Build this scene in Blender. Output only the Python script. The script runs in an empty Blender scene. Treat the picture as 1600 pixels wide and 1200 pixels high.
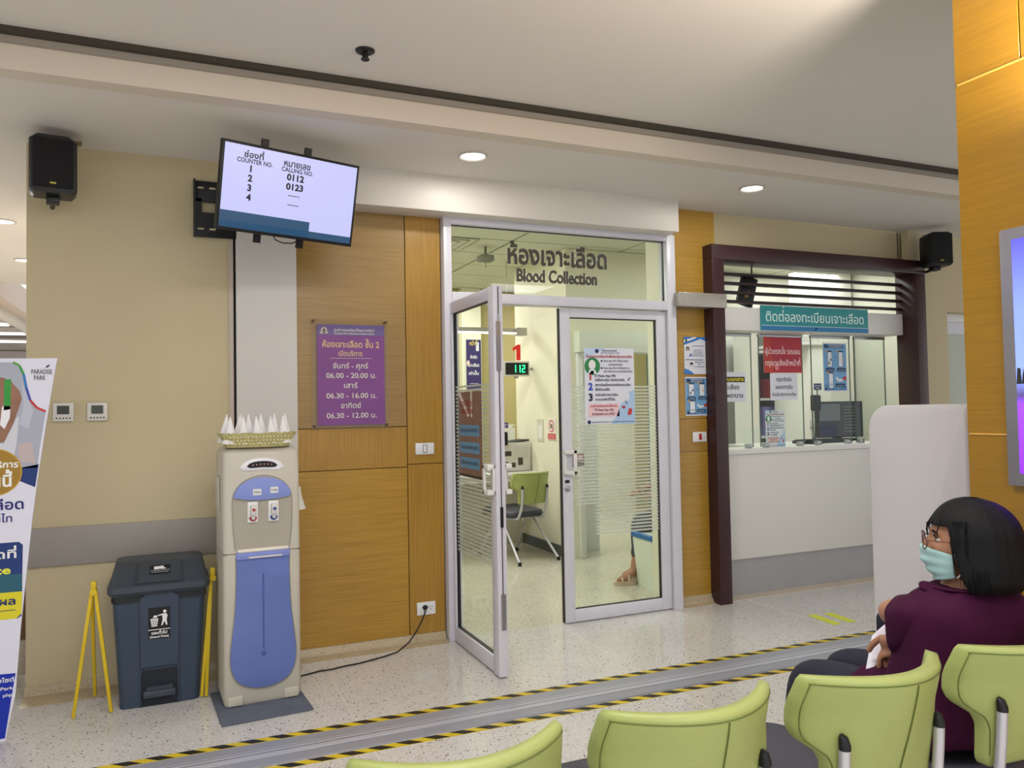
import bpy, bmesh, math, random
from mathutils import Vector, Matrix
random.seed(7)
C = bpy.context.scene
COL = C.collection

# ------------------------------------------------------------------ camera
cam_d = bpy.data.cameras.new('camera'); cam = bpy.data.objects.new('camera', cam_d); COL.objects.link(cam)
cam_d.sensor_width = 36.0; cam_d.lens = 1220.0 * 36.0 / 1600.0; cam_d.clip_start = 0.05; cam_d.clip_end = 200
right = Vector((0.91804228, -0.39607253, -0.01802567)); up = Vector((0.00386113, -0.03653074, 0.99932507)); fwd = Vector((0.3964637, 0.91749226, 0.03200747))
cam.matrix_world = Matrix(((right.x, up.x, -fwd.x, 0), (right.y, up.y, -fwd.y, 0), (right.z, up.z, -fwd.z, 1.45), (0, 0, 0, 1)))
C.camera = cam
C.view_settings.view_transform = 'Standard'; C.view_settings.look = 'None'
C.view_settings.exposure = 0.46; C.view_settings.gamma = 1.0; C.view_settings.use_curve_mapping = False

# ------------------------------------------------------------------ world and large lights
w = bpy.data.worlds.new('hall_ambient'); C.world = w; w.use_nodes = True
w.node_tree.nodes['Background'].inputs[0].default_value = (0.97, 0.98, 1.0, 1); w.node_tree.nodes['Background'].inputs[1].default_value = 0.75

def area(name, loc, size, power, col=(.985, .985, 1), rot=(0, 0, 0), sy=None, spread=None, shape=None):
    l = bpy.data.lights.new(name, 'AREA'); l.energy = power; l.color = col; l.size = size
    if shape: l.shape = shape
    elif sy: l.shape = 'RECTANGLE'; l.size_y = sy
    if spread: l.spread = math.radians(spread)
    o = bpy.data.objects.new(name, l); o.location = loc; o.rotation_euler = rot; COL.objects.link(o); return o
# unseen fill lamps added under the hall ceiling, over and behind the seats
for i, (x, y) in enumerate([(-2.5, .3), (0.6, -.6), (3.9, .2), (0.6, 1.9), (-2.0, -3), (2.0, -3)]):
    area('hall_fill_light', (x, y, 3.02), 1.2, 26, sy=.6)
for x, y in [(-1.5, -1.2), (1.2, -1.6), (3.6, -1.4)]:      # upward lamps added to brighten the ceiling, out of view, behind the photographer
    area('hall_up_fill', (x, y, 2.2), 1.4, 10, (1, .985, .97), rot=(math.pi, 0, 0))
# unseen fill lamps added for blood collection room, registration room and corridor
for x, y in [(1.9, 6.2), (2.6, 8.6), (4.6, 8.2)]:
    area('room_fill_light', (x, y, 2.96), 1.2, 25, (.98, 1, .965), sy=.6)
for x, y in [(4.9, 5.5), (6.5, 5.45), (6.6, 6.8)]:
    area('registration_fill_light', (x, y, 2.95), 1.1, 11, (.97, 1, .97), sy=.6)  # added fill, placed where the slats hide it
for x, y in [(-2.2, 7.5), (-3.2, 11.5)]:
    area('corridor_fill_light', (x, y, 2.6), 1.2, 70, (.95, .95, 1), sy=.6)  # added fill, besides the corridor's own strip lights and downlights

# ------------------------------------------------------------------ materials
def lin(c):
    r = []
    for v in c[:3]:
        v = v / 255.0
        r.append(v / 12.92 if v <= .04045 else ((v + .055) / 1.055) ** 2.4)
    return tuple(r) + (1.0,)
MATS = {}
def mat(name, rgb, rough=.5, metal=0, bump=0, bscale=60, vary=0, vscale=6, stretch=(1, 1, 1), alpha=1, trans=0, emit=0, coat=0, ior=1.45, spec=.5):
    if name in MATS: return MATS[name]
    m = bpy.data.materials.new(name); m.use_nodes = True; nt = m.node_tree; p = nt.nodes['Principled BSDF']
    c = lin(rgb)
    p.inputs['Base Color'].default_value = c; p.inputs['Roughness'].default_value = rough; p.inputs['Metallic'].default_value = metal
    p.inputs['Alpha'].default_value = alpha; p.inputs['Transmission Weight'].default_value = trans; p.inputs['IOR'].default_value = ior
    p.inputs['Coat Weight'].default_value = coat; p.inputs['Specular IOR Level'].default_value = spec
    if emit and name.startswith('scr'): p.inputs['Base Color'].default_value = (.02, .02, .025, 1)
    if emit: p.inputs['Emission Color'].default_value = c; p.inputs['Emission Strength'].default_value = emit
    tc = nt.nodes.new('ShaderNodeTexCoord'); mp = nt.nodes.new('ShaderNodeMapping'); mp.inputs['Scale'].default_value = stretch
    nt.links.new(tc.outputs['Object'], mp.inputs['Vector'])
    if vary:
        n = nt.nodes.new('ShaderNodeTexNoise'); n.inputs['Scale'].default_value = vscale; n.inputs['Detail'].default_value = 5
        nt.links.new(mp.outputs[0], n.inputs['Vector'])
        r = nt.nodes.new('ShaderNodeValToRGB'); r.color_ramp.elements[0].position = .3; r.color_ramp.elements[1].position = .7
        r.color_ramp.elements[0].color = tuple(max(0, v * (1 - vary)) for v in c[:3]) + (1,)
        r.color_ramp.elements[1].color = tuple(min(1, v * (1 + vary)) for v in c[:3]) + (1,)
        nt.links.new(n.outputs['Fac'], r.inputs[0]); nt.links.new(r.outputs[0], p.inputs['Base Color'])
    if bump:
        n2 = nt.nodes.new('ShaderNodeTexNoise'); n2.inputs['Scale'].default_value = bscale; n2.inputs['Detail'].default_value = 4
        nt.links.new(mp.outputs[0], n2.inputs['Vector'])
        b = nt.nodes.new('ShaderNodeBump'); b.inputs['Strength'].default_value = bump; b.inputs['Distance'].default_value = .004
        nt.links.new(n2.outputs['Fac'], b.inputs['Height']); nt.links.new(b.outputs[0], p.inputs['Normal'])
    MATS[name] = m; return m
def flat(rgb, rough=.45):
    return mat('ink_%d_%d_%d' % tuple(rgb[:3]), rgb, rough)
def glass(name, tint=(250, 253, 250), refl=.5):
    if name in MATS: return MATS[name]
    m = bpy.data.materials.new(name); m.use_nodes = True; nt = m.node_tree; nt.nodes.clear()
    out = nt.nodes.new('ShaderNodeOutputMaterial'); mx = nt.nodes.new('ShaderNodeMixShader'); t = nt.nodes.new('ShaderNodeBsdfTransparent'); g = nt.nodes.new('ShaderNodeBsdfGlossy')
    f = nt.nodes.new('ShaderNodeFresnel'); f.inputs[0].default_value = 1.5; mu = nt.nodes.new('ShaderNodeMath'); mu.operation = 'MULTIPLY'; mu.inputs[1].default_value = refl; ge = nt.nodes.new('ShaderNodeNewGeometry'); sb_ = nt.nodes.new('ShaderNodeMath'); sb_.operation = 'SUBTRACT'; sb_.inputs[0].default_value = 1.0; m2 = nt.nodes.new('ShaderNodeMath'); m2.operation = 'MULTIPLY'; nt.links.new(ge.outputs['Backfacing'], sb_.inputs[1])
    t.inputs[0].default_value = lin(tint); g.inputs['Roughness'].default_value = .01
    nt.links.new(f.outputs[0], mu.inputs[0]); nt.links.new(mu.outputs[0], m2.inputs[0]); nt.links.new(sb_.outputs[0], m2.inputs[1]); nt.links.new(m2.outputs[0], mx.inputs[0]); nt.links.new(t.outputs[0], mx.inputs[1]); nt.links.new(g.outputs[0], mx.inputs[2]); nt.links.new(mx.outputs[0], out.inputs[0])
    MATS[name] = m; return m
def wood(name, c0, c1, vertical=False, rough=.33):
    if name in MATS: return MATS[name]
    m = bpy.data.materials.new(name); m.use_nodes = True; nt = m.node_tree; p = nt.nodes['Principled BSDF']
    tc = nt.nodes.new('ShaderNodeTexCoord'); mp = nt.nodes.new('ShaderNodeMapping')
    mp.inputs['Scale'].default_value = (60, 60, 1.6) if vertical else (2.2, 2.2, 85)
    n = nt.nodes.new('ShaderNodeTexNoise'); n.inputs['Scale'].default_value = 1.6; n.inputs['Detail'].default_value = 7; n.inputs['Roughness'].default_value = .62
    n2 = nt.nodes.new('ShaderNodeTexNoise'); n2.inputs['Scale'].default_value = 1.3; n2.inputs['Detail'].default_value = 2
    r = nt.nodes.new('ShaderNodeValToRGB'); r.color_ramp.elements[0].position = .28; r.color_ramp.elements[1].position = .72
    r.color_ramp.elements[0].color = lin(c0); r.color_ramp.elements[1].color = lin(c1)
    mx = nt.nodes.new('ShaderNodeMix'); mx.data_type = 'FLOAT'; mx.inputs[0].default_value = .4
    nt.links.new(tc.outputs['Object'], mp.inputs[0]); nt.links.new(mp.outputs[0], n.inputs['Vector']); nt.links.new(tc.outputs['Object'], n2.inputs['Vector'])
    nt.links.new(n.outputs['Fac'], mx.inputs[2]); nt.links.new(n2.outputs['Fac'], mx.inputs[3]); nt.links.new(mx.outputs[0], r.inputs[0]); nt.links.new(r.outputs[0], p.inputs['Base Color'])
    b = nt.nodes.new('ShaderNodeBump'); b.inputs['Strength'].default_value = .05; b.inputs['Distance'].default_value = .002
    nt.links.new(n.outputs['Fac'], b.inputs['Height']); nt.links.new(b.outputs[0], p.inputs['Normal'])
    p.inputs['Roughness'].default_value = rough; p.inputs['Coat Weight'].default_value = .15; p.inputs['Coat Roughness'].default_value = .2
    MATS[name] = m; return m
def terrazzo(name, base, dark=(110, 92, 76), light=(238, 232, 222), rough=.16):
    m = bpy.data.materials.new(name); m.use_nodes = True; nt = m.node_tree; p = nt.nodes['Principled BSDF']
    tc = nt.nodes.new('ShaderNodeTexCoord')
    prev = None
    n0 = nt.nodes.new('ShaderNodeTexNoise'); n0.inputs['Scale'].default_value = 1.2; n0.inputs['Detail'].default_value = 4
    r0 = nt.nodes.new('ShaderNodeValToRGB'); r0.color_ramp.elements[0].color = tuple(v * .84 for v in lin(base)[:3]) + (1,); r0.color_ramp.elements[1].color = tuple(min(1, v * 1.13) for v in lin(base)[:3]) + (1,)
    nt.links.new(tc.outputs['Object'], n0.inputs['Vector']); nt.links.new(n0.outputs['Fac'], r0.inputs[0]); prev = r0.outputs[0]
    for sc, col, lo, hi in [(260, dark, .78, .86), (120, light, .72, .80), (95, (172, 152, 128) if rough < .3 else (160, 142, 112), .80, .86), (80, (84, 72, 62) if rough < .3 else (140, 122, 96), .92, .95)]:
        v = nt.nodes.new('ShaderNodeTexVoronoi'); v.inputs['Scale'].default_value = sc; nt.links.new(tc.outputs['Object'], v.inputs['Vector'])
        s = nt.nodes.new('ShaderNodeSeparateColor'); nt.links.new(v.outputs['Color'], s.inputs[0])
        rr = nt.nodes.new('ShaderNodeMapRange'); rr.inputs[1].default_value = lo; rr.inputs[2].default_value = hi; nt.links.new(s.outputs[0], rr.inputs[0])
        d = nt.nodes.new('ShaderNodeMapRange'); d.inputs[1].default_value = .42; d.inputs[2].default_value = .3; nt.links.new(v.outputs['Distance'], d.inputs[0])
        mu = nt.nodes.new('ShaderNodeMath'); mu.operation = 'MULTIPLY'; nt.links.new(rr.outputs[0], mu.inputs[0]); nt.links.new(d.outputs[0], mu.inputs[1])
        mx = nt.nodes.new('ShaderNodeMix'); mx.data_type = 'RGBA'; mx.inputs[7].default_value = lin(col); nt.links.new(mu.outputs[0], mx.inputs[0]); nt.links.new(prev, mx.inputs[6]); prev = mx.outputs[2]
    nt.links.new(prev, p.inputs['Base Color']); p.inputs['Roughness'].default_value = rough
    MATS[name] = m; return m

WALL = mat('cream_paint', (194, 181, 146), .6, bump=.12, bscale=120, vary=.03, vscale=1.5)
WALL2 = mat('pale_cream_paint', (232, 228, 206), .55, bump=.08, bscale=120, vary=.02, vscale=2)
WALLTAN = mat('tan_paint', (190, 172, 120), .6)
CEIL = mat('white_ceiling_paint', (222, 217, 210), .7, bump=.08, bscale=40, vary=.02, vscale=.8)
CEILT = mat('ceiling_tile_white', (214, 216, 196), .75, bump=.2, bscale=220, vary=.03, vscale=3)
WHITE = mat('white_laminate', (226, 225, 221), .35)
PANELW = mat('grey_white_paint', (205, 202, 196), .45)
ALU = mat('white_coated_aluminium', (214, 213, 222), .32, vary=.03, vscale=4)
ALUG = mat('grey_aluminium', (176, 172, 164), .35, metal=.5, bump=.04, bscale=90, stretch=(1, 1, 30))
STEEL = mat('brushed_steel', (165, 165, 168), .3, metal=.9)
DARK = mat('black_plastic', (16, 16, 19), .42)
DARKG = mat('dark_grey_plastic', (40, 40, 44), .5)
W_A = wood('veneer_golden', (146, 108, 32), (198, 156, 62))
W_V = wood('veneer_golden_upright', (142, 104, 32), (188, 144, 56), vertical=True)
W_T = wood('veneer_brown_top', (130, 101, 50), (170, 138, 80))
W_P = wood('veneer_pillar', (128, 92, 6), (158, 116, 12))
MAROON = mat('dark_brown_laminate', (58, 32, 34), .35, bump=.05, bscale=80)
GREYSK = mat('grey_skirting', (162, 162, 163), .4, vary=.06, vscale=3)
FLOORM = terrazzo('terrazzo', (210, 208, 205))
FLOORIN = terrazzo('terrazzo_yellowed', (206, 202, 184))
COVEM = terrazzo('terrazzo_cove', (176, 160, 130), dark=(130, 112, 88), light=(196, 182, 154), rough=.35)
GLASS = glass('clear_glass'); GLASSW = glass('window_glass', (251, 254, 252), .8)

# ------------------------------------------------------------------ mesh builder
class B:
    def __init__(s): s.bm = bmesh.new(); s.mi = 0
    def _n(s, n0):
        s.bm.faces.ensure_lookup_table()
        for f in s.bm.faces[n0:]: f.material_index = s.mi
    def box(s, a, b, bev=0, seg=2, rot=None, piv=None):
        n0 = len(s.bm.faces)
        x0, y0, z0 = a; x1, y1, z1 = b
        vs = [s.bm.verts.new(p) for p in [(x0, y0, z0), (x1, y0, z0), (x1, y1, z0), (x0, y1, z0), (x0, y0, z1), (x1, y0, z1), (x1, y1, z1), (x0, y1, z1)]]
        fs = [s.bm.faces.new([vs[i] for i in q]) for q in [(3, 2, 1, 0), (4, 5, 6, 7), (0, 1, 5, 4), (1, 2, 6, 5), (2, 3, 7, 6), (3, 0, 4, 7)]]
        if rot is not None:
            pv = Vector(piv) if piv else Vector(((x0 + x1) / 2, (y0 + y1) / 2, (z0 + z1) / 2))
            bmesh.ops.rotate(s.bm, cent=pv, matrix=rot, verts=vs)
        if bev:
            es = list({e for f in fs for e in f.edges})
            bmesh.ops.bevel(s.bm, geom=es, offset=bev, segments=seg, profile=.5, affect='EDGES', clamp_overlap=True)
        s._n(n0); return s
    def ring_loft(s, rings, cap=True, closed=True):
        n0 = len(s.bm.faces)
        R = [[s.bm.verts.new(p) for p in r] for r in rings]
        n = len(R[0])
        for i in range(len(R) - 1):
            for j in range(n if closed else n - 1):
                k = (j + 1) % n
                s.bm.faces.new((R[i][j], R[i][k], R[i + 1][k], R[i + 1][j]))
        if cap and closed:
            s.bm.faces.new(R[0][::-1]); s.bm.faces.new(R[-1])
        s._n(n0); return s
    def tube(s, pts, r, seg=8):
        pts = [Vector(p) for p in pts]; rs = r if isinstance(r, (list, tuple)) else [r] * len(pts)
        rings = []; t0 = (pts[1] - pts[0]).normalized()
        a = t0.orthogonal().normalized()
        for i, p in enumerate(pts):
            t = ((pts[min(i + 1, len(pts) - 1)] - pts[max(i - 1, 0)])).normalized()
            a = (a - t * a.dot(t)).normalized(); b = t.cross(a)
            rings.append([p + rs[i] * (math.cos(2 * math.pi * k / seg) * a + math.sin(2 * math.pi * k / seg) * b) for k in range(seg)])
        return s.ring_loft(rings)
    def cyl(s, p0, p1, r, r2=None, seg=20): return s.tube([p0, p1], [r, r if r2 is None else r2], seg)
    def prism(s, poly, axis, d0, d1):
        n0 = len(s.bm.faces)
        def P(a, b, d): return {'x': (d, a, b), 'y': (a, d, b), 'z': (a, b, d)}[axis]
        A = [s.bm.verts.new(P(a, b, d0)) for a, b in poly]; D = [s.bm.verts.new(P(a, b, d1)) for a, b in poly]
        s.bm.faces.new(A); s.bm.faces.new(D[::-1])
        for i in range(len(A)):
            j = (i + 1) % len(A); s.bm.faces.new((A[j], A[i], D[i], D[j]))
        s._n(n0); return s
    def lathe(s, prof, c, seg=24, axis='z'):
        rings = []
        for r, h in prof:
            ring = []
            for k in range(seg):
                t = 2 * math.pi * k / seg; u, v = max(r, 1e-4) * math.cos(t), max(r, 1e-4) * math.sin(t)
                ring.append({'z': (c[0] + u, c[1] + v, c[2] + h), 'y': (c[0] + u, c[1] + h, c[2] + v), 'x': (c[0] + h, c[1] + u, c[2] + v)}[axis])
            rings.append(ring)
        return s.ring_loft(rings)
    def ell(s, c, r, nu=16, nv=10):
        rings = []
        for i in range(nv + 1):
            t = math.pi * i / nv
            rings.append([(c[0] + r[0] * max(math.sin(t), .01) * math.cos(2 * math.pi * k / nu), c[1] + r[1] * max(math.sin(t), .01) * math.sin(2 * math.pi * k / nu), c[2] - r[2] * math.cos(t)) for k in range(nu)])
        return s.ring_loft(rings)
def TAG(o, label=None, cat=None, group=None, kind=None):
    if label: o['label'] = label
    if cat: o['category'] = cat
    if group: o['group'] = group
    if kind: o['kind'] = kind
    return o
def wloc(p):
    m = Vector((0, 0, 0))
    while p is not None: m += p.location; p = p.parent
    return m
def obj(name, b, m, parent=None, label=None, world=False, smooth=True, sub=0, kind=None, angle=40):
    me = bpy.data.meshes.new(name); bm = b.bm if isinstance(b, B) else b
    bmesh.ops.recalc_face_normals(bm, faces=bm.faces)
    if world and parent is not None: bmesh.ops.translate(bm, vec=-wloc(parent), verts=bm.verts)
    bm.to_mesh(me); bm.free()
    for x in (m if isinstance(m, (list, tuple)) else [m]): me.materials.append(x)
    o = bpy.data.objects.new(name, me); COL.objects.link(o)
    if parent is not None: o.parent = parent
    if smooth:
        me.polygons.foreach_set('use_smooth', [True] * len(me.polygons))
        if sub == 0:
            try: me.set_sharp_from_angle(angle=math.radians(angle))
            except Exception: pass
    if sub:
        md = o.modifiers.new('sub', 'SUBSURF'); md.levels = sub; md.render_levels = sub
    if label: o['label'] = label
    if kind: o['kind'] = kind
    return o
def thing(name, label, cat, loc=(0, 0, 0), rz=0, group=None):
    o = bpy.data.objects.new(name, None); o.empty_display_size = .1; COL.objects.link(o); o.location = loc; o.rotation_euler = (0, 0, rz)
    return TAG(o, label, cat, group)
def struct(name, b, m, parent=None, label=None, cat=None):
    o = obj(name, b, m, parent)
    if parent is None:
        o['kind'] = 'structure'
        if label: o['label'] = label
        if cat: o['category'] = cat
    return o
def sgroup(name, label, cat, loc=(0, 0, 0)):
    o = thing(name, label, cat, loc); o['kind'] = 'structure'; return o
def dup(root, loc=None, rz=None, label=None):
    r = root.copy(); COL.objects.link(r)
    if loc is not None: r.location = loc
    if rz is not None: r.rotation_euler = (0, 0, rz)
    if label: r['label'] = label
    def rec(a, b):
        for ch in list(a.children):
            if ch == b: continue
            c = ch.copy(); COL.objects.link(c); c.parent = b; rec(ch, c)
    rec(root, r); return r

# ------------------------------------------------------------------ flat print (lettering, posters, screens)
_tc, _lc = {}, {}
from mathutils.geometry import delaunay_2d_cdt
def _loops(txt, res):
    """closed outlines of a line of text, in character order"""
    cu = bpy.data.curves.new('t', 'FONT'); cu.body = txt; cu.size = 1; cu.resolution_u = res; cu.fill_mode = 'NONE'
    o = bpy.data.objects.new('t', cu); COL.objects.link(o)
    me = bpy.data.meshes.new_from_object(o.evaluated_get(bpy.context.evaluated_depsgraph_get()))
    co = [(v.co.x, v.co.y) for v in me.vertices]; nxt = {}
    for e in me.edges: a, b = e.vertices; nxt.setdefault(a, []).append(b); nxt.setdefault(b, []).append(a)
    bpy.data.objects.remove(o); bpy.data.curves.remove(cu); bpy.data.meshes.remove(me)
    out, seen = [], set()
    for st in range(len(co)):
        if st in seen or st not in nxt: continue
        loop, cur, prev = [st], st + 1 if st + 1 in nxt[st] else nxt[st][0], st; seen.add(st)
        while cur != st and cur not in seen:
            loop.append(cur); seen.add(cur); n_ = [q for q in nxt[cur] if q != prev]; prev = cur; cur = n_[0] if n_ else st
        out.append([co[q] for q in loop])
    return out
def _nl(ch, res):
    if (ch, res) not in _lc: _lc[(ch, res)] = 0 if ch == ' ' else len(_loops(ch, res))
    return _lc[(ch, res)]
UPPER, TONE = '\u0e31\u0e34\u0e35\u0e36\u0e37\u0e47', '\u0e48\u0e49\u0e4a\u0e4b\u0e4c'
def text_mesh(txt, bold=0, res=3):
    k = (txt, bold)
    if k in _tc: return _tc[k]
    L = _loops(txt, res); pos = 0; ok = sum(_nl(c, res) for c in txt) == len(L)
    if ok:
        for q, c in enumerate(txt):
            n_ = _nl(c, res)
            if c in TONE and q and txt[q - 1] in UPPER:
                for r in range(pos, pos + n_): L[r] = [(a, b + .20) for a, b in L[r]]
            pos += n_
    AR = lambda c: sum(c[i - 1][0] * p[1] - p[0] * c[i - 1][1] for i, p in enumerate(c)) / 2
    ext = [(min(p[0] for p in c), max(p[0] for p in c), AR(c)) for c in L]
    P_ = []
    for lp in L:      # drop doubled points, then swell the outline by the weight
        c = [p for i, p in enumerate(lp) if math.hypot(p[0] - lp[i - 1][0], p[1] - lp[i - 1][1]) > 1e-5]
        if len(c) < 3: continue
        if bold:
            xa, xb = min(p[0] for p in c), max(p[0] for p in c)
            big = max((e for e in ext if e[0] <= xb and e[1] >= xa and e[0] <= xa + 1e-6 and e[1] >= xb - 1e-6), key=lambda e: abs(e[2])); SIDE = 1 if big[2] < 0 else -1
            d = []
            for i, p in enumerate(c):
                a, b = c[i - 1], c[(i + 1) % len(c)]
                u1 = (p[0] - a[0], p[1] - a[1]); u2 = (b[0] - p[0], b[1] - p[1]); l1, l2 = math.hypot(*u1), math.hypot(*u2)
                n1, n2 = (-u1[1] / l1, u1[0] / l1), (-u2[1] / l2, u2[0] / l2); m = (n1[0] + n2[0], n1[1] + n2[1]); q = max(.35, (m[0] ** 2 + m[1] ** 2) / 2)
                d.append((p[0] + SIDE * bold * m[0] / q, p[1] + SIDE * bold * m[1] / q))
            c = d
        P_.append(c)
    box = [(min(p[0] for p in c), max(p[0] for p in c)) for c in P_]; order = sorted(range(len(P_)), key=lambda q: box[q][0]); groups = []
    for q in order:
        if groups and box[q][0] < groups[-1][1]: groups[-1][0].append(q); groups[-1][1] = max(groups[-1][1], box[q][1])
        else: groups.append([[q], box[q][1]])
    V, F = [], []
    for g, _ in groups:
        vs, es, segs = [], [], []
        for q in g:
            b0 = len(vs); c = P_[q]; vs += [Vector(p) for p in c]; es += [(b0 + i, b0 + (i + 1) % len(c)) for i in range(len(c))]; segs += [(c[i], c[(i + 1) % len(c)]) for i in range(len(c))]
        ov, oe, of, *_r = delaunay_2d_cdt(vs, es, [], 0, 1e-6); b0 = len(V); V += [(v.x, v.y) for v in ov]
        for f in of:
            x = sum(ov[i].x for i in f) / len(f); y = sum(ov[i].y for i in f) / len(f); wn = 0
            for (ax_, ay), (bx, by) in segs:
                if (ay <= y) != (by <= y):
                    if (bx - ax_) * (y - ay) / (by - ay) + ax_ > x: wn += 1 if by > ay else -1
            if wn: F.append(tuple(b0 + i for i in f))
    _tc[k] = (V, F); return _tc[k]
class Print:
    """a printed surface: origin at bottom-left, u to the right, v up, n out of the paper"""
    def __init__(s, o, u, v, n, step=.0004):
        s.o, s.u, s.v, s.n = Vector(o), Vector(u), Vector(v), Vector(n); s.bm = bmesh.new(); s.mats = []; s.d = step; s.step = step
    def _m(s, m):
        if not hasattr(m, 'node_tree'): m = flat(m)
        if m not in s.mats: s.mats.append(m)
        return s.mats.index(m)
    def P(s, a, b): return s.o + s.u * a + s.v * b + s.n * s.d
    def up(s): s.d += s.step; return s
    def poly(s, pts, col):
        f = s.bm.faces.new([s.bm.verts.new(s.P(a, b)) for a, b in pts]); f.material_index = s._m(col); return s
    def rect(s, x0, y0, x1, y1, col): return s.poly([(x0, y0), (x1, y0), (x1, y1), (x0, y1)], col)
    def ell(s, cx, cy, rx, ry, col, seg=20): return s.poly([(cx + rx * math.cos(2 * math.pi * k / seg), cy + ry * math.sin(2 * math.pi * k / seg)) for k in range(seg)], col)
    def band(s, pts, w, col):
        for (x0, y0), (x1, y1) in zip(pts, pts[1:]):
            L = math.hypot(x1 - x0, y1 - y0) or 1; nx, ny = -(y1 - y0) / L * w / 2, (x1 - x0) / L * w / 2
            s.poly([(x0 + nx, y0 + ny), (x0 - nx, y0 - ny), (x1 - nx, y1 - ny), (x1 + nx, y1 + ny)], col)
        return s
    def text(s, t, x, y, size, col, align='c', w=None, bold=.012):
        vs, fs = text_mesh(t, bold)
        if not vs: return s
        x0 = min(v[0] for v in vs); x1 = max(v[0] for v in vs); sx = size if not w else w / (x1 - x0)
        off = {'l': -x0, 'c': -(x0 + x1) / 2, 'r': -x1}[align]; mi = s._m(col)
        V = [s.bm.verts.new(s.P(x + (a + off) * sx, y + b * size)) for a, b in vs]
        for f in fs:
            try: s.bm.faces.new([V[i] for i in f]).material_index = mi
            except ValueError: pass
        return s
    def done(s, name, parent=None, label=None, world=True):
        me = bpy.data.meshes.new(name)
        if world and parent is not None: bmesh.ops.translate(s.bm, vec=-wloc(parent), verts=s.bm.verts)
        nn = s.u.cross(s.v)
        s.bm.to_mesh(me); s.bm.free()
        for m in s.mats: me.materials.append(m)
        o = bpy.data.objects.new(name, me); COL.objects.link(o)
        if parent is not None: o.parent = parent
        if label: o['label'] = label
        return o
X1, Z1, NY = (1, 0, 0), (0, 0, 1), (0, -1, 0)

# ================================================================== SETTING
YW = 4.76          # face of the back wall
# floor
struct('floor', B().box((-9, -6, -.12), (10, 4.76, 0)), FLOORM)
rf = bpy.data.objects['floor']
for x in (-2.35, -.79, .775, 2.345, 3.91, 5.48):
    obj('divider_strip', B().box((x - .0025, -2, -.01), (x + .0025, 4.70, .0006)), mat('divider_metal', (222, 216, 204), .3), rf)
for y in (1.05, 2.62):
    obj('divider_strip', B().box((-6, y - .0025, -.01), (8, y + .0025, .0006)), MATS['divider_metal'], rf)
struct('floor', B().box((-9, 4.76, -.12), (10, 18, 0)), FLOORIN)
# upper ceiling, fascia with its shadow gap, lower ceiling
struct('ceiling', B().box((-9, -6, 3.06), (10, 3.70, 3.2)), CEIL)
struct('trim_1', B().box((-9, 3.70, 3.034), (10, 3.755, 3.10)), mat('gap_profile', (70, 64, 54), .5, metal=.3))
bf = B().box((-9, 3.735, 3.008), (10, 3.765, 3.034)); struct('trim_2', bf, mat('gap_lip', (158, 150, 138), .5))
struct('trim_3', B().box((-9, 3.76, 2.90), (10, 3.86, 3.012)), mat('fascia_paint', (214, 203, 188), .6))
struct('ceiling', B().box((-9, 3.78, 2.905), (10, 4.78, 3.1)), CEIL)
struct('ceiling', B().box((-1.75, 4.78, 2.905), (.9, 9.9, 3.1)), CEIL)

# back wall, left end: a wall end with the corridor behind it
ws = struct('wall_back', B().box((-.715, YW, .055), (.29, 5.0, 2.91)), WALL)
obj('jamb_strip', B().box((.288, 4.752, .05), (.312, 4.9, 2.91)), mat('pale_jamb', (190, 178, 164), .5), ws)
obj('shadow_gap', B().box((.312, 4.79, .05), (.326, 4.9, 2.91)), mat('gap_dark', (52, 44, 40), .7), ws)
obj('column_cladding', B().box((.326, 4.735, .05), (.665, 4.95, 2.91)), PANELW, ws)
struct('wall_back', B().box((.66, 4.775, .05), (1.572, 4.95, 2.91)), mat('backing', (90, 62, 24), .8))
struct('wall_back', B().box((3.34, 4.78, .05), (3.75, 4.95, 2.91)), WALL2)
struct('wall_back', B().box((1.57, 4.74, 2.70), (3.33, 4.95, 2.91)), WALL2)
wl = [o for o in COL.objects if o.name.startswith('wall_back')]
def panel(x0, x1, z0, z1, m, par, label=None, y=YW):
    obj('wood_panel', B().box((x0, y, z0), (x1, y + .018, z1), bev=.0012, seg=1), m, par, label)
for a in [(.667, 1.333, 1.355, 2.685, W_T), (.667, 1.333, 1.101, 1.351, W_V), (.667, 1.333, .056, 1.097, W_A),
          (1.338, 1.568, 1.117, 2.685, W_V), (1.338, 1.568, .056, 1.113, W_V)]: panel(*a, wl[1])
for a in [(3.345, 3.375, .064, 2.91, W_V), (3.378, 3.74, 2.19, 2.91, W_A), (3.378, 3.74, 1.357, 2.186, W_A), (3.378, 3.74, 1.115, 1.353, W_V), (3.378, 3.74, .064, 1.111, W_A)]: panel(*a, wl[2])
# terrazzo cove at the foot of the wall
def cove(n, x0, x1, yw, yf, zt):
    prof = [(yw + .05, 0), (yw + .05, zt), (yw - .004, zt), (yw - .012, zt * .6), (yw - .03, zt * .25), (yf + .03, .012), (yf, .0008), (yf, 0)]
    struct(n, B().prism([(a, b) for a, b in prof], 'x', x0, x1), COVEM)
cove('baseboard_left', -.72, .66, YW, 4.60, .056)
cove('baseboard_centre', .66, 1.566, YW, 4.675, .056)
cove('baseboard_right', 3.345, 3.64, YW, 4.70, .064)
# crash rail
struct('trim_4', B().box((-.715, 4.744, .668), (.29, 4.76, .87), bev=.004), mat('grey_rail', (150, 145, 137), .45, vary=.04, vscale=5))
# bulkhead box over the doors
struct('trim_5', B().box((.64, 4.566, 2.682), (3.283, 4.755, 2.91), bev=.003), mat('bulkhead_white', (214, 208, 200), .45))
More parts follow.
